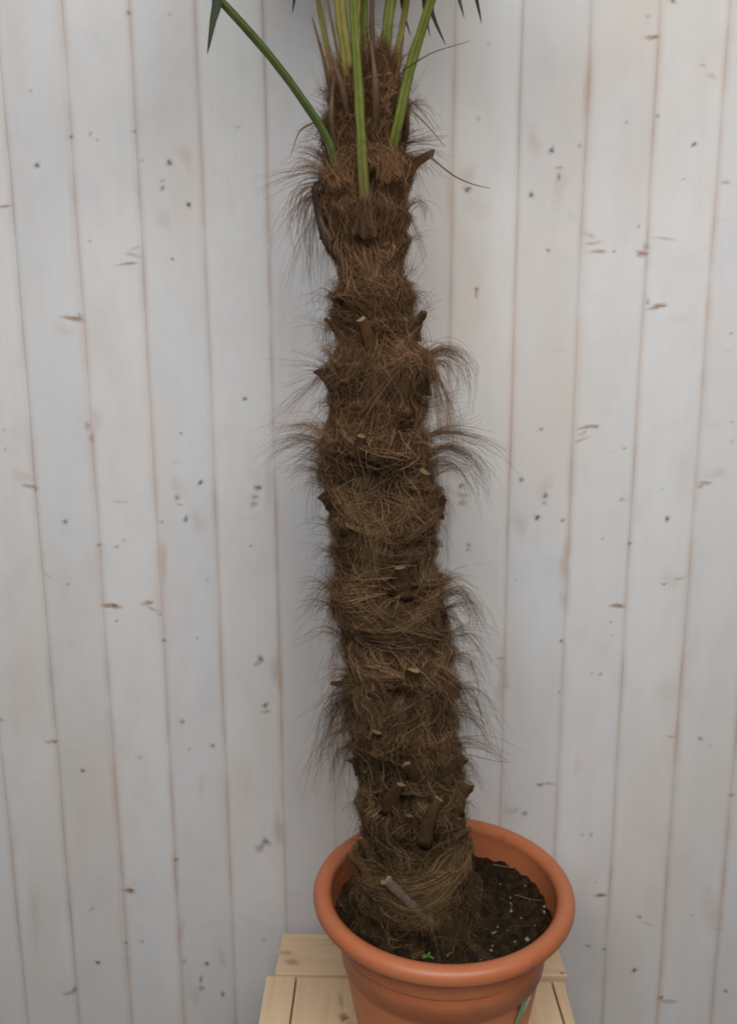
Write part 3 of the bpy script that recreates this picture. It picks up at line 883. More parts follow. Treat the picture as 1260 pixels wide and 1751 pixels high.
# wisps: tufts of loose fibre that spring from under a sheath, arch out and curl down
def wisp(pts, n, spread=7., rr=(.00018, .00036), depth=None):
    K = 14
    pts = np.array(pts, float)
    z0 = zpy(pts[0, 1])
    depth = rng.uniform(-.035, .012) if depth is None else depth
    Yb = float(axY(z0)) + depth
    W = [at(px, py, Yb) for px, py in pts]
    cv = np.array([list(v) for v in bez(W, 40)])
    m = pxsize(W[0])
    P = np.zeros((n, K, 3))
    for i in range(n):
        end = rng.uniform(.45, 1.06)
        s = np.linspace(0, 1, K) * end
        idx = np.clip(s * 39, 0, 44)
        base = np.stack([np.interp(idx, np.arange(40), cv[:, k]) for k in range(3)], -1)
        extra = np.clip(s - 1, 0, 1)[:, None] * (cv[-1] - cv[-6]) * 7
        o = rng.normal(0, 1, 3) * (1.3 if rng.random() < .8 else 2.6) * spread * m * np.array([1, 1.3, 1])
        o2 = rng.normal(0, 1, 3) * spread * m * .75
        P[i] = base + extra + o * (.35 + 1.1 * s[:, None] ** 1.4) + o2 * np.sin(s[:, None] * 5 + rng.uniform(0, 6)) * s[:, None]
    P[..., 1] = np.minimum(P[..., 1], WALLY - .006)
    R_ = rng.uniform(*rr, n)[:, None] * (1 - .65 * np.linspace(0, 1, K))[None, :]
    push(P, R_, fibre_cols(n, np.full(n, z0), .1) * (.75 + .4 * rng.random((n, 1))))


for pts, n, sp in [
    ([(705, 650), (742, 602), (780, 610), (800, 650), (795, 690)], 60, 7), ([(708, 660), (748, 618), (776, 640), (784, 685)], 45, 7), ([(705, 640), (750, 600), (785, 600), (812, 640)], 22, 6), ([(712, 695), (750, 680), (792, 672)], 22, 7),
    ([(705, 765), (748, 742), (792, 744), (836, 760), (868, 785)], 60, 6), ([(708, 762), (755, 735), (790, 726), (815, 712)], 24, 6), ([(712, 795), (758, 764), (800, 778), (826, 815), (830, 842)], 75, 6), ([(716, 805), (762, 788), (798, 820), (813, 872)], 45, 7), ([(725, 825), (768, 800), (812, 812)], 22, 6),
    ([(678, 405), (694, 360), (712, 343), (728, 360), (726, 382)], 34, 4), ([(682, 425), (712, 402), (745, 402)], 16, 5), ([(680, 490), (702, 468), (718, 440)], 20, 5), ([(694, 570), (722, 532), (745, 515)], 26, 6), ([(690, 520), (715, 505), (722, 525)], 24, 6),
    ([(566, 305), (535, 281), (510, 283), (495, 300)], 44, 5), ([(564, 300), (525, 294), (480, 304), (440, 318)], 24, 6), ([(564, 312), (520, 320), (500, 350), (489, 395)], 44, 7), ([(566, 325), (522, 340), (506, 390), (518, 435)], 40, 8), ([(568, 285), (530, 256), (500, 262)], 26, 6), ([(570, 250), (540, 228), (515, 232)], 18, 5),
    ([(588, 520), (560, 496), (543, 512)], 30, 6), ([(588, 570), (556, 546), (546, 575)], 30, 7), ([(586, 640), (540, 612), (488, 592)], 7, 3), ([(576, 645), (530, 640), (498, 655)], 14, 7), ([(580, 620), (552, 598), (548, 560)], 24, 6), ([(574, 690), (548, 690), (535, 715)], 26, 7),
    ([(570, 755), (530, 729), (495, 734), (465, 738)], 44, 5), ([(568, 765), (520, 750), (480, 760), (445, 792)], 34, 6), ([(566, 795), (525, 776), (493, 786)], 40, 7), ([(566, 815), (522, 800), (490, 822)], 28, 7), ([(566, 835), (535, 822), (505, 850)], 26, 7),
    ([(576, 905), (548, 890), (530, 900)], 24, 7), ([(580, 950), (550, 935), (535, 955)], 24, 7), ([(588, 1025), (550, 998), (520, 1010)], 52, 7), ([(590, 1045), (550, 1030), (515, 1050)], 44, 7), ([(596, 1095), (556, 1072), (516, 1090)], 26, 7),
    ([(738, 1015), (775, 985), (816, 1000)], 46, 6), ([(740, 1028), (785, 1010), (815, 1050), (820, 1085)], 60, 7), ([(748, 1048), (788, 1035), (812, 1065)], 40, 7), ([(756, 1095), (800, 1085), (830, 1130)], 36, 7), ([(760, 1128), (805, 1130), (826, 1192)], 42, 8),
    ([(608, 1205), (575, 1210), (555, 1262), (545, 1322)], 76, 8), ([(608, 1235), (576, 1250), (564, 1305)], 60, 8), ([(606, 1185), (570, 1186), (546, 1216)], 42, 8), ([(610, 1270), (580, 1290), (575, 1342)], 44, 8), ([(600, 1150), (572, 1150), (556, 1180)], 36, 7),
    ([(765, 1215), (810, 1230), (836, 1272)], 44, 8), ([(770, 1265), (815, 1270), (862, 1296)], 26, 6), ([(768, 1180), (815, 1182), (840, 1232)], 40, 8), ([(775, 1300), (805, 1305), (815, 1335)], 24, 7), ([(620, 1370), (600, 1375), (590, 1400)], 24, 7),
    ([(680, 195), (715, 176), (740, 202)], 22, 5), ([(684, 245), (730, 236), (766, 228)], 26, 6), ([(686, 268), (730, 262), (757, 288)], 26, 6), ([(684, 290), (712, 276), (735, 300)], 26, 6), ([(585, 190), (555, 165), (545, 120)], 18, 5), ([(682, 170), (705, 150), (718, 120)], 16, 5), ([(582, 150), (560, 110), (548, 70)], 14, 4)]:
    wisp(pts, n, sp)
# fibre that closes over the feet of the three front stalks
for pts, n, dp in [([(606, 400), (614, 372), (616, 345), (608, 325)], 60, -.066), ([(640, 400), (632, 372), (630, 345), (638, 320)], 60, -.066), ([(622, 405), (622, 380), (620, 352)], 60, -.070), ([(596, 385), (610, 365), (630, 352)], 40, -.066),
                   ([(580, 320), (574, 295), (566, 270)], 50, -.062), ([(592, 310), (582, 290), (578, 262)], 50, -.062), ([(566, 300), (580, 285), (592, 268)], 40, -.062), ([(664, 310), (668, 285), (676, 262)], 50, -.06), ([(652, 305), (662, 280), (664, 255)], 50, -.062), ([(684, 300), (672, 282), (660, 268)], 40, -.06)]:
    wisp(pts, n, 6, depth=dp)

# hanks of thicker combed fibre, traced over the trunk face
def hank(pts, n, w, lift=.004, pale=.15, rr=(.0002, .0004)):
    K = 12
    pts = np.array(pts, float)
    tt = np.linspace(0, 1, len(pts)); s = np.linspace(0, 1, K)
    # smooth
    X = np.interp(s, tt, pts[:, 0]); Y = np.interp(s, tt, pts[:, 1])
    for _ in range(2):
        X[1:-1] = (X[:-2] + 2 * X[1:-1] + X[2:]) / 4; Y[1:-1] = (Y[:-2] + 2 * Y[1:-1] + Y[2:]) / 4
    z = np.interp(Y, _py[::-1], _z[::-1])
    cx = np.array([at(float(a), float(b_), float(axY(c)) - float(axR(c)) * .85).x for a, b_, c in zip(X, Y, z)])
    th = np.arcsin(np.clip((cx - axX(z)) / (axR(z)), -.97, .97))
    o = rng.normal(0, w, (n, 1)) * (1 + .6 * np.abs(np.linspace(-1, 1, K))[None, :]) * .00085
    dzs = np.gradient(z); dts = np.gradient(th) * .08
    nn = np.sqrt(dzs ** 2 + dts ** 2) + 1e-9
    Z = z[None, :] - o * (dts / nn)[None, :]
    T = th[None, :] + o * (dzs / nn)[None, :] / .08
    ends = rng.uniform(-.012, .012, (n, 1))
    Z = Z + ends * (dzs / nn)[None, :]; T = T + ends * (dts / nn)[None, :] / .08
    P = surf(Z, T, lift + rng.normal(0, .0015, (n, 1))) + rng.normal(0, .0005, (n, K, 3))
    R_ = rng.uniform(*rr, n)[:, None] * np.sin(np.linspace(.3, math.pi - .3, K))[None, :] ** .6
    push(P, R_, fibre_cols(n, np.full(n, z.mean()), pale))


for pts, n, w, pl in [
    ([(632, 355), (626, 400), (618, 470)], 60, 4, .42), ([(668, 385), (662, 430), (655, 490)], 25, 3, .35), ([(600, 360), (612, 400), (610, 440)], 30, 4, .2),
    ([(575, 505), (620, 495), (660, 510), (700, 535)], 120, 6, .2), ([(625, 555), (650, 560), (690, 562)], 18, 2, .42), ([(705, 520), (705, 560), (690, 590), (675, 615)], 60, 4, .3),
    ([(575, 650), (610, 630), (640, 612)], 60, 5, .25), ([(640, 615), (632, 660), (622, 700)], 40, 4, .35), ([(640, 650), (655, 700), (680, 745)], 40, 5, .25), ([(690, 620), (692, 660), (688, 690)], 30, 4, .25),
    ([(575, 845), (600, 875), (630, 885), (655, 880)], 90, 6, .25), ([(640, 868), (660, 890), (652, 925), (640, 955)], 80, 5, .32), ([(640, 950), (610, 972), (575, 980)], 60, 5, .25),
    ([(580, 930), (620, 925), (680, 940), (740, 935)], 60, 8, .1), ([(575, 1000), (620, 990), (660, 995)], 60, 6, .18), ([(680, 1040), (710, 1035), (755, 1025)], 60, 4, .32), ([(575, 1030), (620, 1050), (670, 1050), (720, 1040)], 120, 8, .15),
    ([(600, 1115), (640, 1105), (695, 1125)], 22, 2, .5), ([(605, 1125), (640, 1125), (690, 1120)], 16, 2, .45), ([(695, 1130), (690, 1160), (665, 1190)], 40, 3, .3), ([(620, 1170), (640, 1190), (645, 1250)], 70, 5, .3),
    ([(690, 1165), (670, 1200), (665, 1240)], 60, 5, .15), ([(720, 1160), (735, 1200), (730, 1260)], 90, 8, .05), ([(610, 1340), (650, 1320), (700, 1303)], 10, 1.2, .5), ([(700, 1310), (725, 1340), (760, 1370)], 60, 4, .15),
    ([(625, 1380), (640, 1340), (650, 1320)], 30, 4, .1), ([(620, 1470), (680, 1462), (740, 1450), (800, 1420)], 180, 7, .08), ([(650, 1480), (700, 1500), (750, 1480), (790, 1440)], 160, 8, .05), ([(680, 1500), (720, 1512), (770, 1490)], 90, 7, .05),
    ([(620, 1480), (612, 1530), (625, 1585)], 120, 9, .02), ([(650, 1500), (640, 1545), (630, 1590)], 80, 6, .12), ([(790, 1450), (800, 1510), (815, 1570)], 140, 9, .02), ([(760, 1500), (770, 1550), (790, 1590)], 100, 8, .08), ([(740, 1520), (760, 1570), (765, 1600)], 60, 6, .12),
    ([(700, 1605), (750, 1600), (800, 1575)], 70, 4, .08), ([(585, 330), (600, 280), (625, 300)], 40, 3, .15), ([(640, 300), (660, 270), (690, 258)], 50, 4, .12), ([(560, 290), (590, 268), (610, 275)], 50, 4, .15),
    ([(655, 420), (700, 430), (690, 470)], 20, 4, .1), ([(735, 780), (728, 820), (725, 860)], 40, 4, .22), ([(700, 900), (735, 880), (745, 850)], 30, 5, .1)]:
    hank(pts, int(n * .6), w * 1.25, pale=pl)

# ------------------------------------------------------------------ sawn leaf bases
def onto(px, py, extra=0.):
    """point on the trunk surface seen at a photo pixel"""
    z = zpy(py)
    for _ in range(3):
        y = float(axY(z)); r = float(axR(z))
        c = at(px, py, y)
        dx = max(-.97, min(.97, (c.x - float(axX(z))) / r))
        p = at(px, py, y - math.sqrt(1 - dx * dx) * r * .96 - extra)
        z = p.z
    return p


def flat_tube(name, P, W, T, side_ref, cols, parent, mat, capcol=None, keel=0.3, n=8, seed=0, channel=False):
    """tapered leaf stalk: width W, thickness T along path P; cols per station; end face in capcol"""
    rr = random.Random(seed)
    vs, fs, cc = [], [], []
    K = len(P)
    for i in range(K):
        t = (P[min(K - 1, i + 1)] - P[max(0, i - 1)]).normalized()
        s = Vector(side_ref) - t * Vector(side_ref).dot(t)
        s.normalize()
        u = s.cross(t)
        if u.dot(Vector((0, -1, .3))) < 0: u = -u
        for j in range(n):
            a = j / n * 2 * math.pi
            x, y = math.cos(a), math.sin(a)
            e = 1 + rr.uniform(-.12, .12)
            yy = y * (1 if y > 0 else 1 + keel)
            vs.append(P[i] + s * (x * W[i] * .5 * e) + u * (yy * T[i] * .5 * e))
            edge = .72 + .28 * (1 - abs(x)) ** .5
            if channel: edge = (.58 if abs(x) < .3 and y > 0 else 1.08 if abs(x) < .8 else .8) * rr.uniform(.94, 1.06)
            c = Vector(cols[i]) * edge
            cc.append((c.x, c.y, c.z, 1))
    for i in range(K - 1):
        for j in range(n):
            k = (j + 1) % n
            fs.append((i * n + j, i * n + k, (i + 1) * n + k, (i + 1) * n + j))
    if capcol is not None:
        tdir = (P[-1] - P[-2]).normalized()
        sl = rr.uniform(-.35, .35)
        for j in range(n):
            vs[(K - 1) * n + j] += tdir * W[-1] * (sl * math.cos(j / n * 6.283) + rr.uniform(-.22, .22))
        b0 = len(vs)
        for j in range(n):
            vs.append(vs[(K - 1) * n + j].copy()); cc.append((*capcol, 1))
        vs.append(sum((vs[b0 + j] for j in range(n)), Vector()) / n + (P[-1] - P[-2]).normalized() * .0012)
        cc.append((*[c * .8 for c in capcol], 1))
        for j in range(n): fs.append((b0 + j, b0 + (j + 1) % n, b0 + n))
    fs.append(tuple(range(n - 1, -1, -1)))
    return link(name, mesh(name, vs, fs, cc), mat, parent)


S_BR, S_RED, S_DK, S_GR, S_PALE = srgb(106, 80, 54), srgb(108, 74, 48), srgb(62, 45, 31), srgb(116, 100, 84), srgb(138, 115, 78)
stubs = [  # base px, tip px, how far the tip stands out towards the camera (m), width px at base and tip, colour, cut colour
    ((684, 318), (740, 262), .010, 24, 12, S_RED, S_DK, .25), ((558, 412), (538, 324), .012, 20, 11, S_DK, S_DK, -.3), ((568, 420), (545, 345), .020, 18, 12, S_BR, S_DK, -.2),
    ((655, 486), (659, 418), .010, 20, 15, S_RED, S_BR, 0), ((640, 604), (618, 546), .022, 20, 18, S_RED, S_PALE, 0), ((706, 580), (726, 533), .016, 20, 12, S_BR, S_RED, .1), ((702, 592), (712, 548), .022, 12, 9, S_RED, S_BR, 0),
    ((574, 664), (541, 634), .004, 20, 13, S_RED, S_DK, -.1), ((722, 674), (744, 634), .006, 26, 16, S_DK, S_BR, .2), ((614, 786), (618, 746), .020, 22, 18, S_BR, S_PALE, 0), ((560, 800), (549, 765), .006, 18, 10, S_DK, S_DK, -.1),
    ((728, 858), (728, 808), .018, 22, 20, S_BR, S_PALE, .05), ((582, 884), (550, 846), .006, 30, 17, S_DK, S_DK, -.15), ((745, 886), (760, 850), .004, 20, 13, S_RED, S_BR, .1), ((690, 1026), (684, 971), .024, 26, 18, S_BR, S_PALE, 0),
    ((742, 1078), (757, 1044), .010, 28, 22, S_DK, S_DK, .1), ((700, 1190), (706, 1146), .022, 26, 24, S_BR, S_PALE, 0), ((600, 1176), (566, 1168), .002, 12, 8, S_BR, S_BR, 0), ((775, 1192), (785, 1168), .0, 16, 11, S_RED, S_BR, 0),
    ((640, 1300), (645, 1252), .020, 22, 17, S_DK, S_PALE, 0), ((772, 1330), (796, 1296), .008, 22, 16, S_BR, S_GR, .1), ((775, 1392), (804, 1340), .014, 28, 20, S_BR, S_GR, .1), ((720, 1350), (694, 1307), .020, 22, 17, S_BR, S_PALE, 0),
    ((664, 1396), (686, 1342), .022, 24, 17, S_RED, S_PALE, .1), ((722, 1450), (750, 1366), .024, 24, 16, S_BR, S_PALE, .05), ((690, 1440), (700, 1395), .016, 18, 13, S_BR, S_BR, 0), ((770, 1440), (786, 1400), .010, 20, 14, S_BR, S_GR, .1), ((642, 1492), (614, 1433), .012, 18, 12, S_BR, S_PALE, -.1), ((756, 1462), (806, 1416), .004, 16, 8, S_BR, S_GR, .1),
    ((640, 1516), (592, 1462), .010, 18, 12, S_BR, S_GR, -.1), ((620, 1322), (598, 1298), .006, 20, 12, S_DK, S_BR, -.1), ((590, 590), (556, 545), .002, 12, 6, S_DK, S_DK, -.1), ((700, 855), (706, 835), .010, 20, 16, S_BR, S_BR, 0),
    ((590, 1060), (575, 1035), .004, 14, 8, S_DK, S_BR, 0), ((745, 1588), (660, 1505), .022, 14, 18, S_GR, S_PALE, .03)]
for si, (bp, tp, out, w0, w1, col, cap, bend) in enumerate(stubs):
    p0 = onto(*bp, extra=-.016)
    pt = onto(*tp)
    p1 = at(tp[0], tp[1], min(p0.y, pt.y) - out - (.007 if bp[1] > 1290 else 0))
    if si == len(stubs) - 1:
        p0, p1 = onto(*bp, extra=.008), onto(*tp, extra=.027)
    d = p1 - p0
    side = d.cross(Vector((0, -1, .2))).normalized()
    P, W, T, C_ = [], [], [], []
    K = 7 if si < len(stubs) - 1 else 14
    for i in range(K):
        t = i / (K - 1)
        P.append(p0 + d * t - side * (bend * d.length * .5 * (math.sin(math.pi * t))) + Vector((0, .004 * math.sin(math.pi * t), 0)))
        m = pxsize(p0)
        w = (w0 * 1.5 + (w1 * 1.0 - w0 * 1.5) * t ** .7) * m * random.uniform(.86, 1.08)
        W.append(w); T.append(w * ((.16 + .12 * t) if si < len(stubs) - 1 else .3) * random.uniform(.9, 1.1))
        C_.append(tuple(np.array(col) * (0.7 + .5 * t) * (random.uniform(.65, 1.15) if si < len(stubs) - 1 else .9)))
    s = flat_tube('leaf_stub', P, W, T, side, C_, palm, M_STUB, tuple(cap), seed=si)
s['label'] = 'greyish broken leaf stub lying across the trunk base'

for pth, w0, w1, col in [([(582, 442), (556, 408), (545, 365), (537, 322)], 20, 10, S_DK), ([(568, 412), (551, 385), (546, 345)], 14, 9, S_BR), ([(545, 345), (540, 322), (548, 311), (556, 318), (552, 330)], 9, 5, S_DK)]:
    P = bez([at(a, b_, TY1 - .022) for a, b_ in pth], 11)
    m = pxsize(P[0])
    q = flat_tube('leaf_stub', P, [(w0 + (w1 - w0) * k / 10) * m * random.uniform(.85, 1.1) for k in range(11)], [.006 * random.uniform(.8, 1.2) for k in range(11)], (1, 0, .2), [tuple(np.array(col) * random.uniform(.6, 1.1)) for k in range(11)], palm, M_STUB, tuple(S_DK), seed=int(w0) + 200)
    q['label'] = 'dark curled broken leaf stub on the left of the neck'
# short fibres hugging the foot of every leaf base
for (bp, tp, *_r0) in stubs[:-1]:
    z_ = zpy(bp[1])
    th_ = math.asin(max(-.97, min(.97, (onto(*bp).x - float(axX(z_))) / float(axR(z_)))))
    fuzz(190, (.012, .036), bp[1] - 22, bp[1] + 18, th_, .2, .9, .55, .2, rr=(.00016, .0003), clump=6, pale=.08)
me = quads_mesh('fibre', np.concatenate(ALLV), np.concatenate(ALLQ), np.concatenate(ALLC))
fib = link('fibre', me, M_FIB, palm)
fib['kind'] = 'stuff'


# ------------------------------------------------------------------ leaf stalks and fans
G1, G2, GY_, GD = srgb(106, 114, 42), srgb(78, 92, 36), srgb(146, 136, 62), srgb(38, 52, 22)


def segment(vs, fs, cc, path, w, nrm, col):
    """one folded fan segment along a path, widest past the base, pointed at the tip"""
    K = len(path)
    b0 = len(vs)
    for i in range(K):
        t = i / (K - 1)
        d = (path[min(K - 1, i + 1)] - path[max(0, i - 1)]).normalized()
        s = d.cross(nrm)
        if s.length < 1e-4: s = Vector((1, 0, 0))
        s.normalize()
        u = s.cross(d)
        ww = w * (min(1, .28 + t * 2.2)) * (1 - max(0, (t - .35) / .65) ** 1.3) + .0006
        sh_ = random.uniform(.9, 1.1)
        vs += [path[i] + s * ww * .5 + u * ww * .22, path[i] - u * .0004, path[i] - s * ww * .5 + u * ww * .22]
        c = Vector(col) * (1.0 if t < .9 else .6)
        cc += [(*(c * sh_), 1), (*(c * .8), 1), (*(c * sh_), 1)]
    for i in range(K - 1):
        for j in (0, 1):
            q = b0 + i * 3 + j
            fs.append((q, q + 1, q + 4, q + 3))


def fan(parent, hub, d, nrm, n=11, R=.26, spread=1.75, droop=.1, extra=(), only=None):
    vs, fs, cc = [], [], []
    d = d.normalized(); nrm = (nrm - d * nrm.dot(d)).normalized()
    s = d.cross(nrm).normalized()
    for i in range(n):
        a = -spread + 2 * spread * i / (n - 1)
        if only and not (only[0] <= a <= only[1]): continue
        dirv = d * math.cos(a) + s * math.sin(a) + nrm * .12 * math.cos(2 * a)
        L = R * (1 - .25 * (abs(a) / spread) ** 2) * random.uniform(.93, 1.05)
        path = []
        for k in range(9):
            t = k / 8
            path.append(hub + dirv * L * t + Vector((0, 0, -droop * L * t ** 2.6 * random.uniform(.9, 1.1))))
        c = np.array(G2) * random.uniform(.8, 1.15)
        segment(vs, fs, cc, path, .015, nrm, c)
    for pts, w in extra:
        segment(vs, fs, cc, bez(pts, 12), w, Vector((0.25, -1, .2)), GD * .9)
    return link('leaf_blade', mesh('leaf_blade', vs, fs, cc), M_LEAF, parent)


def stalk(pxs, ys, w0, w1, c0, c1, thick=.55, seed=0):
    P = [at(p[0], p[1], y) for p, y in zip(pxs, ys)]
    K = 16
    Q = bez(P, K)
    m = pxsize(P[0])
    W = [(w0 + (w1 - w0) * (i / (K - 1)) ** .5) * m for i in range(K)]
    T = [w * thick for w in W]
    C_ = [tuple(np.array(c0) + (np.array(c1) - np.array(c0)) * min(1, i / (K - 1) * 4.5)) for i in range(K)]
    d = Q[-1] - Q[0]
    side = Vector((1, 0, 0)) if abs(d.x) < abs(d.z) else Vector((0, 0, 1))
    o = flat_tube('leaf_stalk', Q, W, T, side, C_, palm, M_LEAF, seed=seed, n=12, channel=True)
    return o, Q[-1], (Q[-1] - Q[-3]).normalized()


yf_ = TY1
# long left stalk; its fan opens just above the frame and one folded segment hangs back down
o, hub, d = stalk([(586, 330), (572, 275), (546, 212), (462, 96), (374, -2), (352, -24)], [yf_ - .02, yf_ - .045, yf_ - .055, yf_ - .08, yf_ - .105, yf_ - .11], 19, 11, S_BR * .8, G2 * .85, seed=1)
fan(o, hub, d + Vector((0, 0, .5)), Vector((.3, -1, .5)), spread=.6, R=.22, droop=.0, n=7,
    extra=[([hub, at(371, 0, yf_ - .11), at(364, 40, yf_ - .115), at(355, 92, yf_ - .12)], .0105)])
# front centre stalk
o, hub, d = stalk([(625, 372), (617, 230), (611, 120), (603, 0), (592, -170)], [yf_ - .046, yf_ - .060, yf_ - .07, yf_ - .085, yf_ - .12], 22, 13, S_BR * .8, G1 * .95, seed=2)
fan(o, hub, d, Vector((0, -1, .5)), spread=1.0, R=.25)
# right stalk with drooping tips of its fan
o, hub, d = stalk([(660, 300), (680, 212), (703, 110), (737, 0), (772, -120)], [yf_ - .02, yf_ - .045, yf_ - .055, yf_ - .075, yf_ - .10], 21, 14, S_BR * .8, G1 * .9, seed=3)
yr = yf_ - .10
fan(o, hub, d, Vector((.1, -1, .5)), spread=.9, R=.25,
    extra=[([hub, at(800, -100, yr), at(808, -30, yr + .01), at(823, 40, yr + .02)], .010), ([hub, at(775, -70, yr), at(780, -20, yr), at(793, 30, yr)], .009),
           ([hub, at(745, -60, yr + .08), at(735, 10, yr + .1), at(762, 78, yr + .1)], .010), ([hub, at(735, -60, yr + .12), at(724, 0, yr + .14), at(735, 62, yr + .14)], .008),
           ([hub, at(700, -60, yr + .15), at(686, 0, yr + .16), at(702, 62, yr + .16)], .007)])
# stalks of the spear and rear leaves
back = [([(600, 190), (594, 110), (582, 20), (566, -190)], [yf_ - .02, yf_ - .02, yf_ - .03, yf_ - .05], 26, 19, GY_, GY_ * .8, Vector((0, -1, .4))),
        ([(648, 200), (655, 110), (668, 0), (690, -180)], [yf_ - .0, yf_ + .0, yf_ + .0, yf_ + .02], 24, 16, GY_, G1, Vector((0, 1, .4))),
        ([(626, 190), (624, 100), (622, 0), (620, -230)], [yf_ + .02, yf_ + .02, yf_ + .02, yf_ + .04], 20, 13, GY_ * .9, G1, Vector((0, 1, .3))),
        ([(585, 210), (568, 120), (548, 20), (520, -160)], [yf_ + .02, yf_ + .025, yf_ + .04, yf_ + .07], 15, 8, S_PALE * .7, GY_ * .7, Vector((-.3, 1, .3))),
        ([(640, 200), (640, 120), (636, 20), (648, -200)], [yf_ - .03, yf_ - .03, yf_ - .035, yf_ - .04], 13, 8, S_DK, S_BR * .6, Vector((.2, -1, .3))),
        ([(604, 200), (606, 100), (612, 0), (622, -200)], [yf_ + .0, yf_ - .0, yf_ - .0, yf_ - .0], 14, 9, GY_ * .8, GY_ * .8, Vector((.1, 1, .3))),
        ([(662, 210), (672, 130), (690, 30), (722, -160)], [yf_ + .02, yf_ + .02, yf_ + .03, yf_ + .05], 15, 10, S_BR, GY_ * .8, Vector((.3, 1, .3))),
        ([(588, 190), (580, 110), (560, 0), (540, -120)], [yf_ - .01, yf_ - .01, yf_ - .01, yf_ - .0], 9, 4, S_BR, S_PALE * .8, Vector((-.3, 1, .3)))]
for i, (pp, yy, w0, w1, c0, c1, nn) in enumerate(back):
    o, hub, d = stalk(pp, yy, w0, w1, c0, c1, seed=10 + i)
    fan(o, hub, d, nn, spread=.95 if i < 4 else .3, R=.25 if i < 4 else .18, n=(9, 9, 6, 6, 4, 4, 4, 4)[i],
        extra=[([hub, at(515, -60, yf_ + .08), at(505, -10, yf_ + .09), at(500, 22, yf_ + .09)], .006)] if i == 3 else ())
# papery brown sheaths that still wrap the newest stalks
for i, (bp, mp, tp, w, dy) in enumerate([((580, 240), (563, 140), (534, 30), 24, .0), ((600, 230), (585, 150), (560, 80), 30, -.03), ((668, 240), (676, 150), (690, 60), 26, .0), ((640, 240), (642, 150), (634, 70), 34, -.035), ((622, 230), (612, 140), (600, 70), 24, -.03), ((575, 280), (566, 200), (572, 120), 28, -.02), ((690, 260), (697, 190), (692, 110), 20, -.01)]):
    P = bez([at(*bp, yf_ - .0 + dy), at(*mp, yf_ - .03 + dy), at(*tp, yf_ - .025 + dy)], 9)
    m = pxsize(P[0])
    flat_tube('sheath', P, [.55 * w * m * (.25 + .75 * math.sin(min(1, k / 3) * 1.57)) * (1 - .85 * (k / 8) ** 1.2) for k in range(9)], [.004 * (1 - .7 * k / 8) for k in range(9)], (1, 0, 0),
              [tuple(np.array(S_BR) * (.5 + .4 * k / 8)) for k in range(9)], palm, M_STUB, seed=40 + i)
# long dry threads hanging from the neck of the trunk
for i, (pts, w, col, dy) in enumerate([([(690, 120), (735, 92), (770, 80), (804, 70)], 2.4, S_DK, -.05), ([(688, 122), (720, 100), (748, 86)], 2.0, S_DK, -.05), ([(705, 190), (735, 220), (760, 250)], 3.0, S_BR, -.03), ([(735, 268), (775, 300), (808, 315), (838, 322)], 3.4, S_BR, -.05),
                                       ([(536, 210), (512, 225), (497, 268)], 4.5, S_BR, -.05), ([(700, 170), (725, 195), (745, 225)], 2.0, S_BR, .02), ([(800, 1290), (850, 1302), (878, 1303)], 1.4, S_BR, -.02), ([(775, 1280), (820, 1280), (868, 1300)], 1.8, S_BR, -.03),
                                       ([(548, 308), (538, 315), (540, 332), (552, 322)], 5, S_DK, -.02)]):
    P = bez([at(p[0], p[1], yf_ - .03 + dy + .004 * k) for k, p in enumerate(pts)], 10)
    m = pxsize(P[0])
    flat_tube('dry_thread', P, [w * m * (1 - .7 * k / 9) for k in range(10)], [w * m * .5 * (1 - .7 * k / 9) for k in range(10)], (.3, 0, 1), [tuple(col)] * 10, palm, M_STUB, seed=70 + i, n=6)

# ------------------------------------------------------------------ soil in the pot
nr, na = 46, 150
sv, sf = [], []
rs = ri - .0045
for i in range(nr):
    r = rs * (i / (nr - 1))
    for j in range(na):
        a = j / na * 2 * math.pi
        x, y = r * math.cos(a), r * math.sin(a)
        h = .003 * math.sin(x * 60 + 1) * math.sin(y * 53) + .0025 * math.sin(x * 140 + y * 90) + .002 * math.sin(y * 210 - x * 130 + 2) + random.uniform(-.0016, .0016)
        h += .008 * math.exp(-((x - (palm.location.x - PC.x)) ** 2 + (y - (palm.location.y - PC.y)) ** 2) / .011)
        sv.append((PC.x + x, PC.y + y, SOILZ + h))
for i in range(nr - 1):
    for j in range(na):
        k = (j + 1) % na
        sf.append((i * na + j, (i + 1) * na + j, (i + 1) * na + k, i * na + k))


def soil_h(X, Y):
    x, y = X - PC.x, Y - PC.y
    h = .003 * math.sin(x * 60 + 1) * math.sin(y * 53) + .0025 * math.sin(x * 140 + y * 90) + .002 * math.sin(y * 210 - x * 130 + 2)
    return SOILZ + h + .008 * math.exp(-((x - (palm.location.x - PC.x)) ** 2 + (y - (palm.location.y - PC.y)) ** 2) / .011)


def crumb(vs, fs, p, r, rr):
    b0 = len(vs)
    pts = [(1, 0, 0), (-1, 0, 0), (0, 1, 0), (0, -1, 0), (0, 0, 1), (0, 0, -1)]
    for q in pts:
        v = Vector(q) * r * rr.uniform(.6, 1.3) + Vector((rr.uniform(-.3, .3), rr.uniform(-.3, .3), rr.uniform(-.3, .3))) * r
        vs.append(tuple(p + v))
    for (a, b_, c) in ((0, 2, 4), (2, 1, 4), (1, 3, 4), (3, 0, 4), (2, 0, 5), (1, 2, 5), (3, 1, 5), (0, 3, 5)):
        fs.append((b0 + a, b0 + b_, b0 + c))


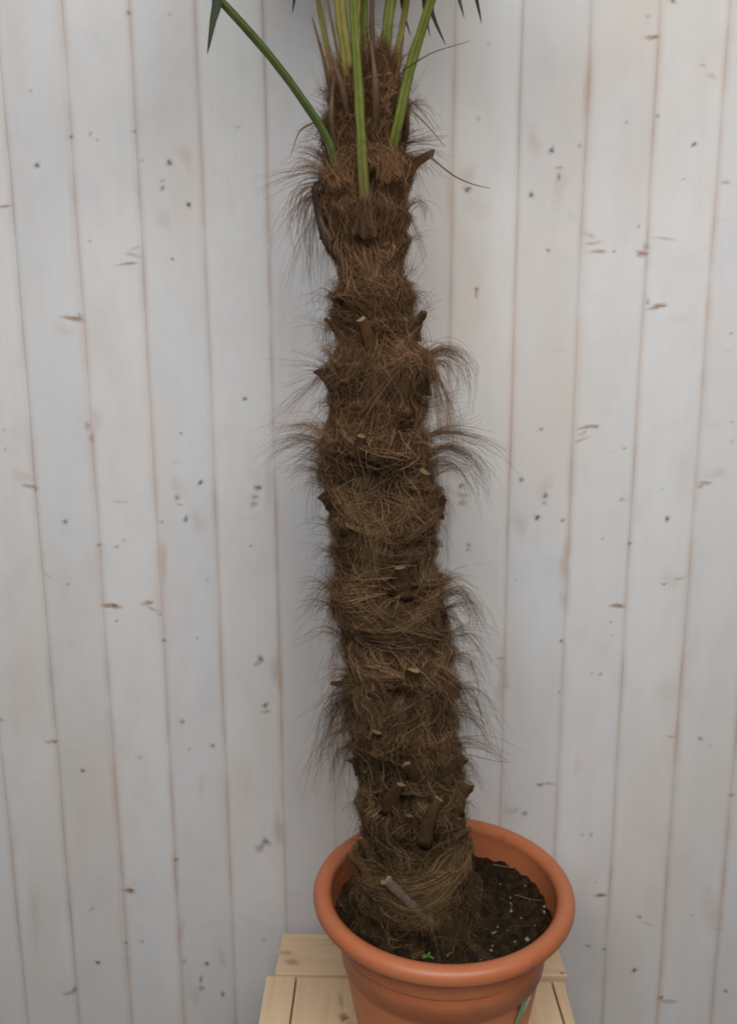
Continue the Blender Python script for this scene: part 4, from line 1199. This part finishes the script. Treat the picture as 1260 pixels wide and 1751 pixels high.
cr2 = random.Random(8)
for _ in range(2600):
    a, r = cr2.uniform(0, 6.283), rs * .985 * math.sqrt(cr2.random())
    x, y = PC.x + r * math.cos(a), PC.y + r * math.sin(a)
    crumb(sv, sf, Vector((x, y, soil_h(x, y) + .0005)), cr2.uniform(.0006, .0028) * (1 if cr2.random() < .9 else 1.7), cr2)
soil = link('potting_soil', mesh('potting_soil', sv, sf), M_SOIL, origin=(PC.x, PC.y, SOILZ), smooth=False)
tag(soil, 'dark crumbly potting soil filling the terracotta pot around the trunk', 'soil', kind='stuff')


def on_soil(px, py, dz=0.):
    p = atz(px, py, SOILZ)
    for _ in range(3): p = atz(px, py, soil_h(p.x, p.y) + dz)
    return p


# pale flecks and bits lying on the soil
for i, (px, py, r) in enumerate([(931, 1551, 4.2), (931, 1560, 3.5), (901, 1607, 5.5), (873, 1558, 3), (914, 1583, 2.6), (898, 1515, 1.8), (872, 1535, 2), (855, 1512, 1.8), (867, 1590, 2.6), (840, 1625, 3), (842, 1617, 2.2), (812, 1600, 2), (795, 1603, 2.2), (822, 1640, 1.8), (890, 1570, 2), (850, 1585, 1.8), (800, 1625, 1.6), (585, 1505, 2.2), (620, 1593, 3), (905, 1540, 1.6), (880, 1610, 2)]):
    p = on_soil(px, py, .001)
    vs, fs = [], []
    crumb(vs, fs, p, r * .0008, random.Random(i + 90))
    o = link('soil_fleck', mesh('soil_fleck', vs, fs), M_FLECK, origin=p, smooth=False)
    tag(o, 'pale cream fleck lying on the dark potting soil', 'fleck', 'pale flecks scattered on the soil')


def seedling(px, py, h, leaves, label, lean=(0, 0), p=None):
    p = p or on_soil(px, py)
    root = empty('seedling', p)
    tag(root, label, 'seedling')
    top = p + Vector((lean[0] * h, lean[1] * h, h))
    me = mesh('stem', *(lambda t: (t[0], [tuple(int(x) for x in f) for f in t[1]]))(tubes(np.array([[list(p - Vector((0, 0, .002))), list((p + top) / 2), list(top)]]), np.array([[.0006, .0005, .0004]]), np.zeros((1, 3)))[:2]))
    link('stem', me, M_GREEN, root)
    for (a, L, w, rise) in leaves:
        d = Vector((math.cos(a), math.sin(a), rise)).normalized()
        s = d.cross(Vector((0, 0, 1))).normalized()
        vs, fs = [], []
        for k, (t, ww) in enumerate(((0, .15), (.3, .8), (.6, 1), (.85, .6), (1, .08))):
            c = top + d * L * t - Vector((0, 0, L * .25 * t * t))
            vs += [c + s * w * .5 * ww + Vector((0, 0, w * .12)), c, c - s * w * .5 * ww + Vector((0, 0, w * .12))]
        for k in range(4):
            for j in (0, 1):
                q = k * 3 + j
                fs.append((q, q + 1, q + 4, q + 3))
        link('leaf', mesh('leaf', vs, fs), M_GREEN, root)


seedling(873, 1555, .008, [(-1.2, .005, .0028, .6), (1.8, .004, .0024, .8)], 'tiny upright green seedling on the right side of the soil')
seedling(732, 1640, .005, [(-2.6, .009, .004, .1), (-.7, .010, .004, .2), (1.2, .007, .004, .4), (3.2, .008, .003, .2)], 'largest green weed seedling at the front edge of the soil')
seedling(766, 1638, .006, [(-1.8, .007, .0045, .3), (.3, .006, .004, .3)], 'two leaved green seedling just right of the largest weed at the front')
seedling(843, 1599, .004, [(-2.2, .005, .0035, .3), (.4, .006, .003, .2), (-.9, .004, .003, .3)], 'bright green seedling midway between trunk and front right rim')
seedling(702, 1628, .006, [(-1.5, .004, .003, .5), (2.6, .004, .003, .5)], 'slender green seedling on soil left of the front weeds')
seedling(622, 1590, .006, [(2.2, .006, .003, .5), (.6, .004, .003, .4)], 'green seedling on soil left of the trunk base')
seedling(0, 0, .003, [(-1.6, .007, .004, .2), (-2.6, .005, .003, .4), (-.6, .005, .0035, .1)], 'green sprig sprouting from fibres on the lower trunk', p=onto(624, 1322, .006))

for (pts, w, label) in [([(842, 1478), (880, 1484), (915, 1477)], 2.2, 'thin straw on the soil right of the trunk'), ([(574, 1494), (590, 1493), (608, 1494)], 3.5, 'short straight twig sticking out left of the trunk base'),
                        ([(880, 1530), (905, 1537), (925, 1540)], 1.6, 'fine reddish straw lying on soil near right rim'), ([(573, 1530), (582, 1545), (592, 1560)], 5, 'brown bark sliver on soil near the left rim')]:
    P = bez([on_soil(a, b_, .002) for a, b_ in pts], 8)
    m = pxsize(P[0])
    root = empty('twig', P[0])
    COL.objects.unlink(root); bpy.data.objects.remove(root)
    v, q, c = tubes(np.array([[list(p) for p in P]]), np.array([[w * m * .5 * (1 - .5 * k / 7) for k in range(8)]]), np.zeros((1, 3)), 6)
    o = link('twig', mesh('twig', v, [tuple(int(x) for x in f) for f in q]), M_TWIG, origin=P[0])
    tag(o, label, 'twig')
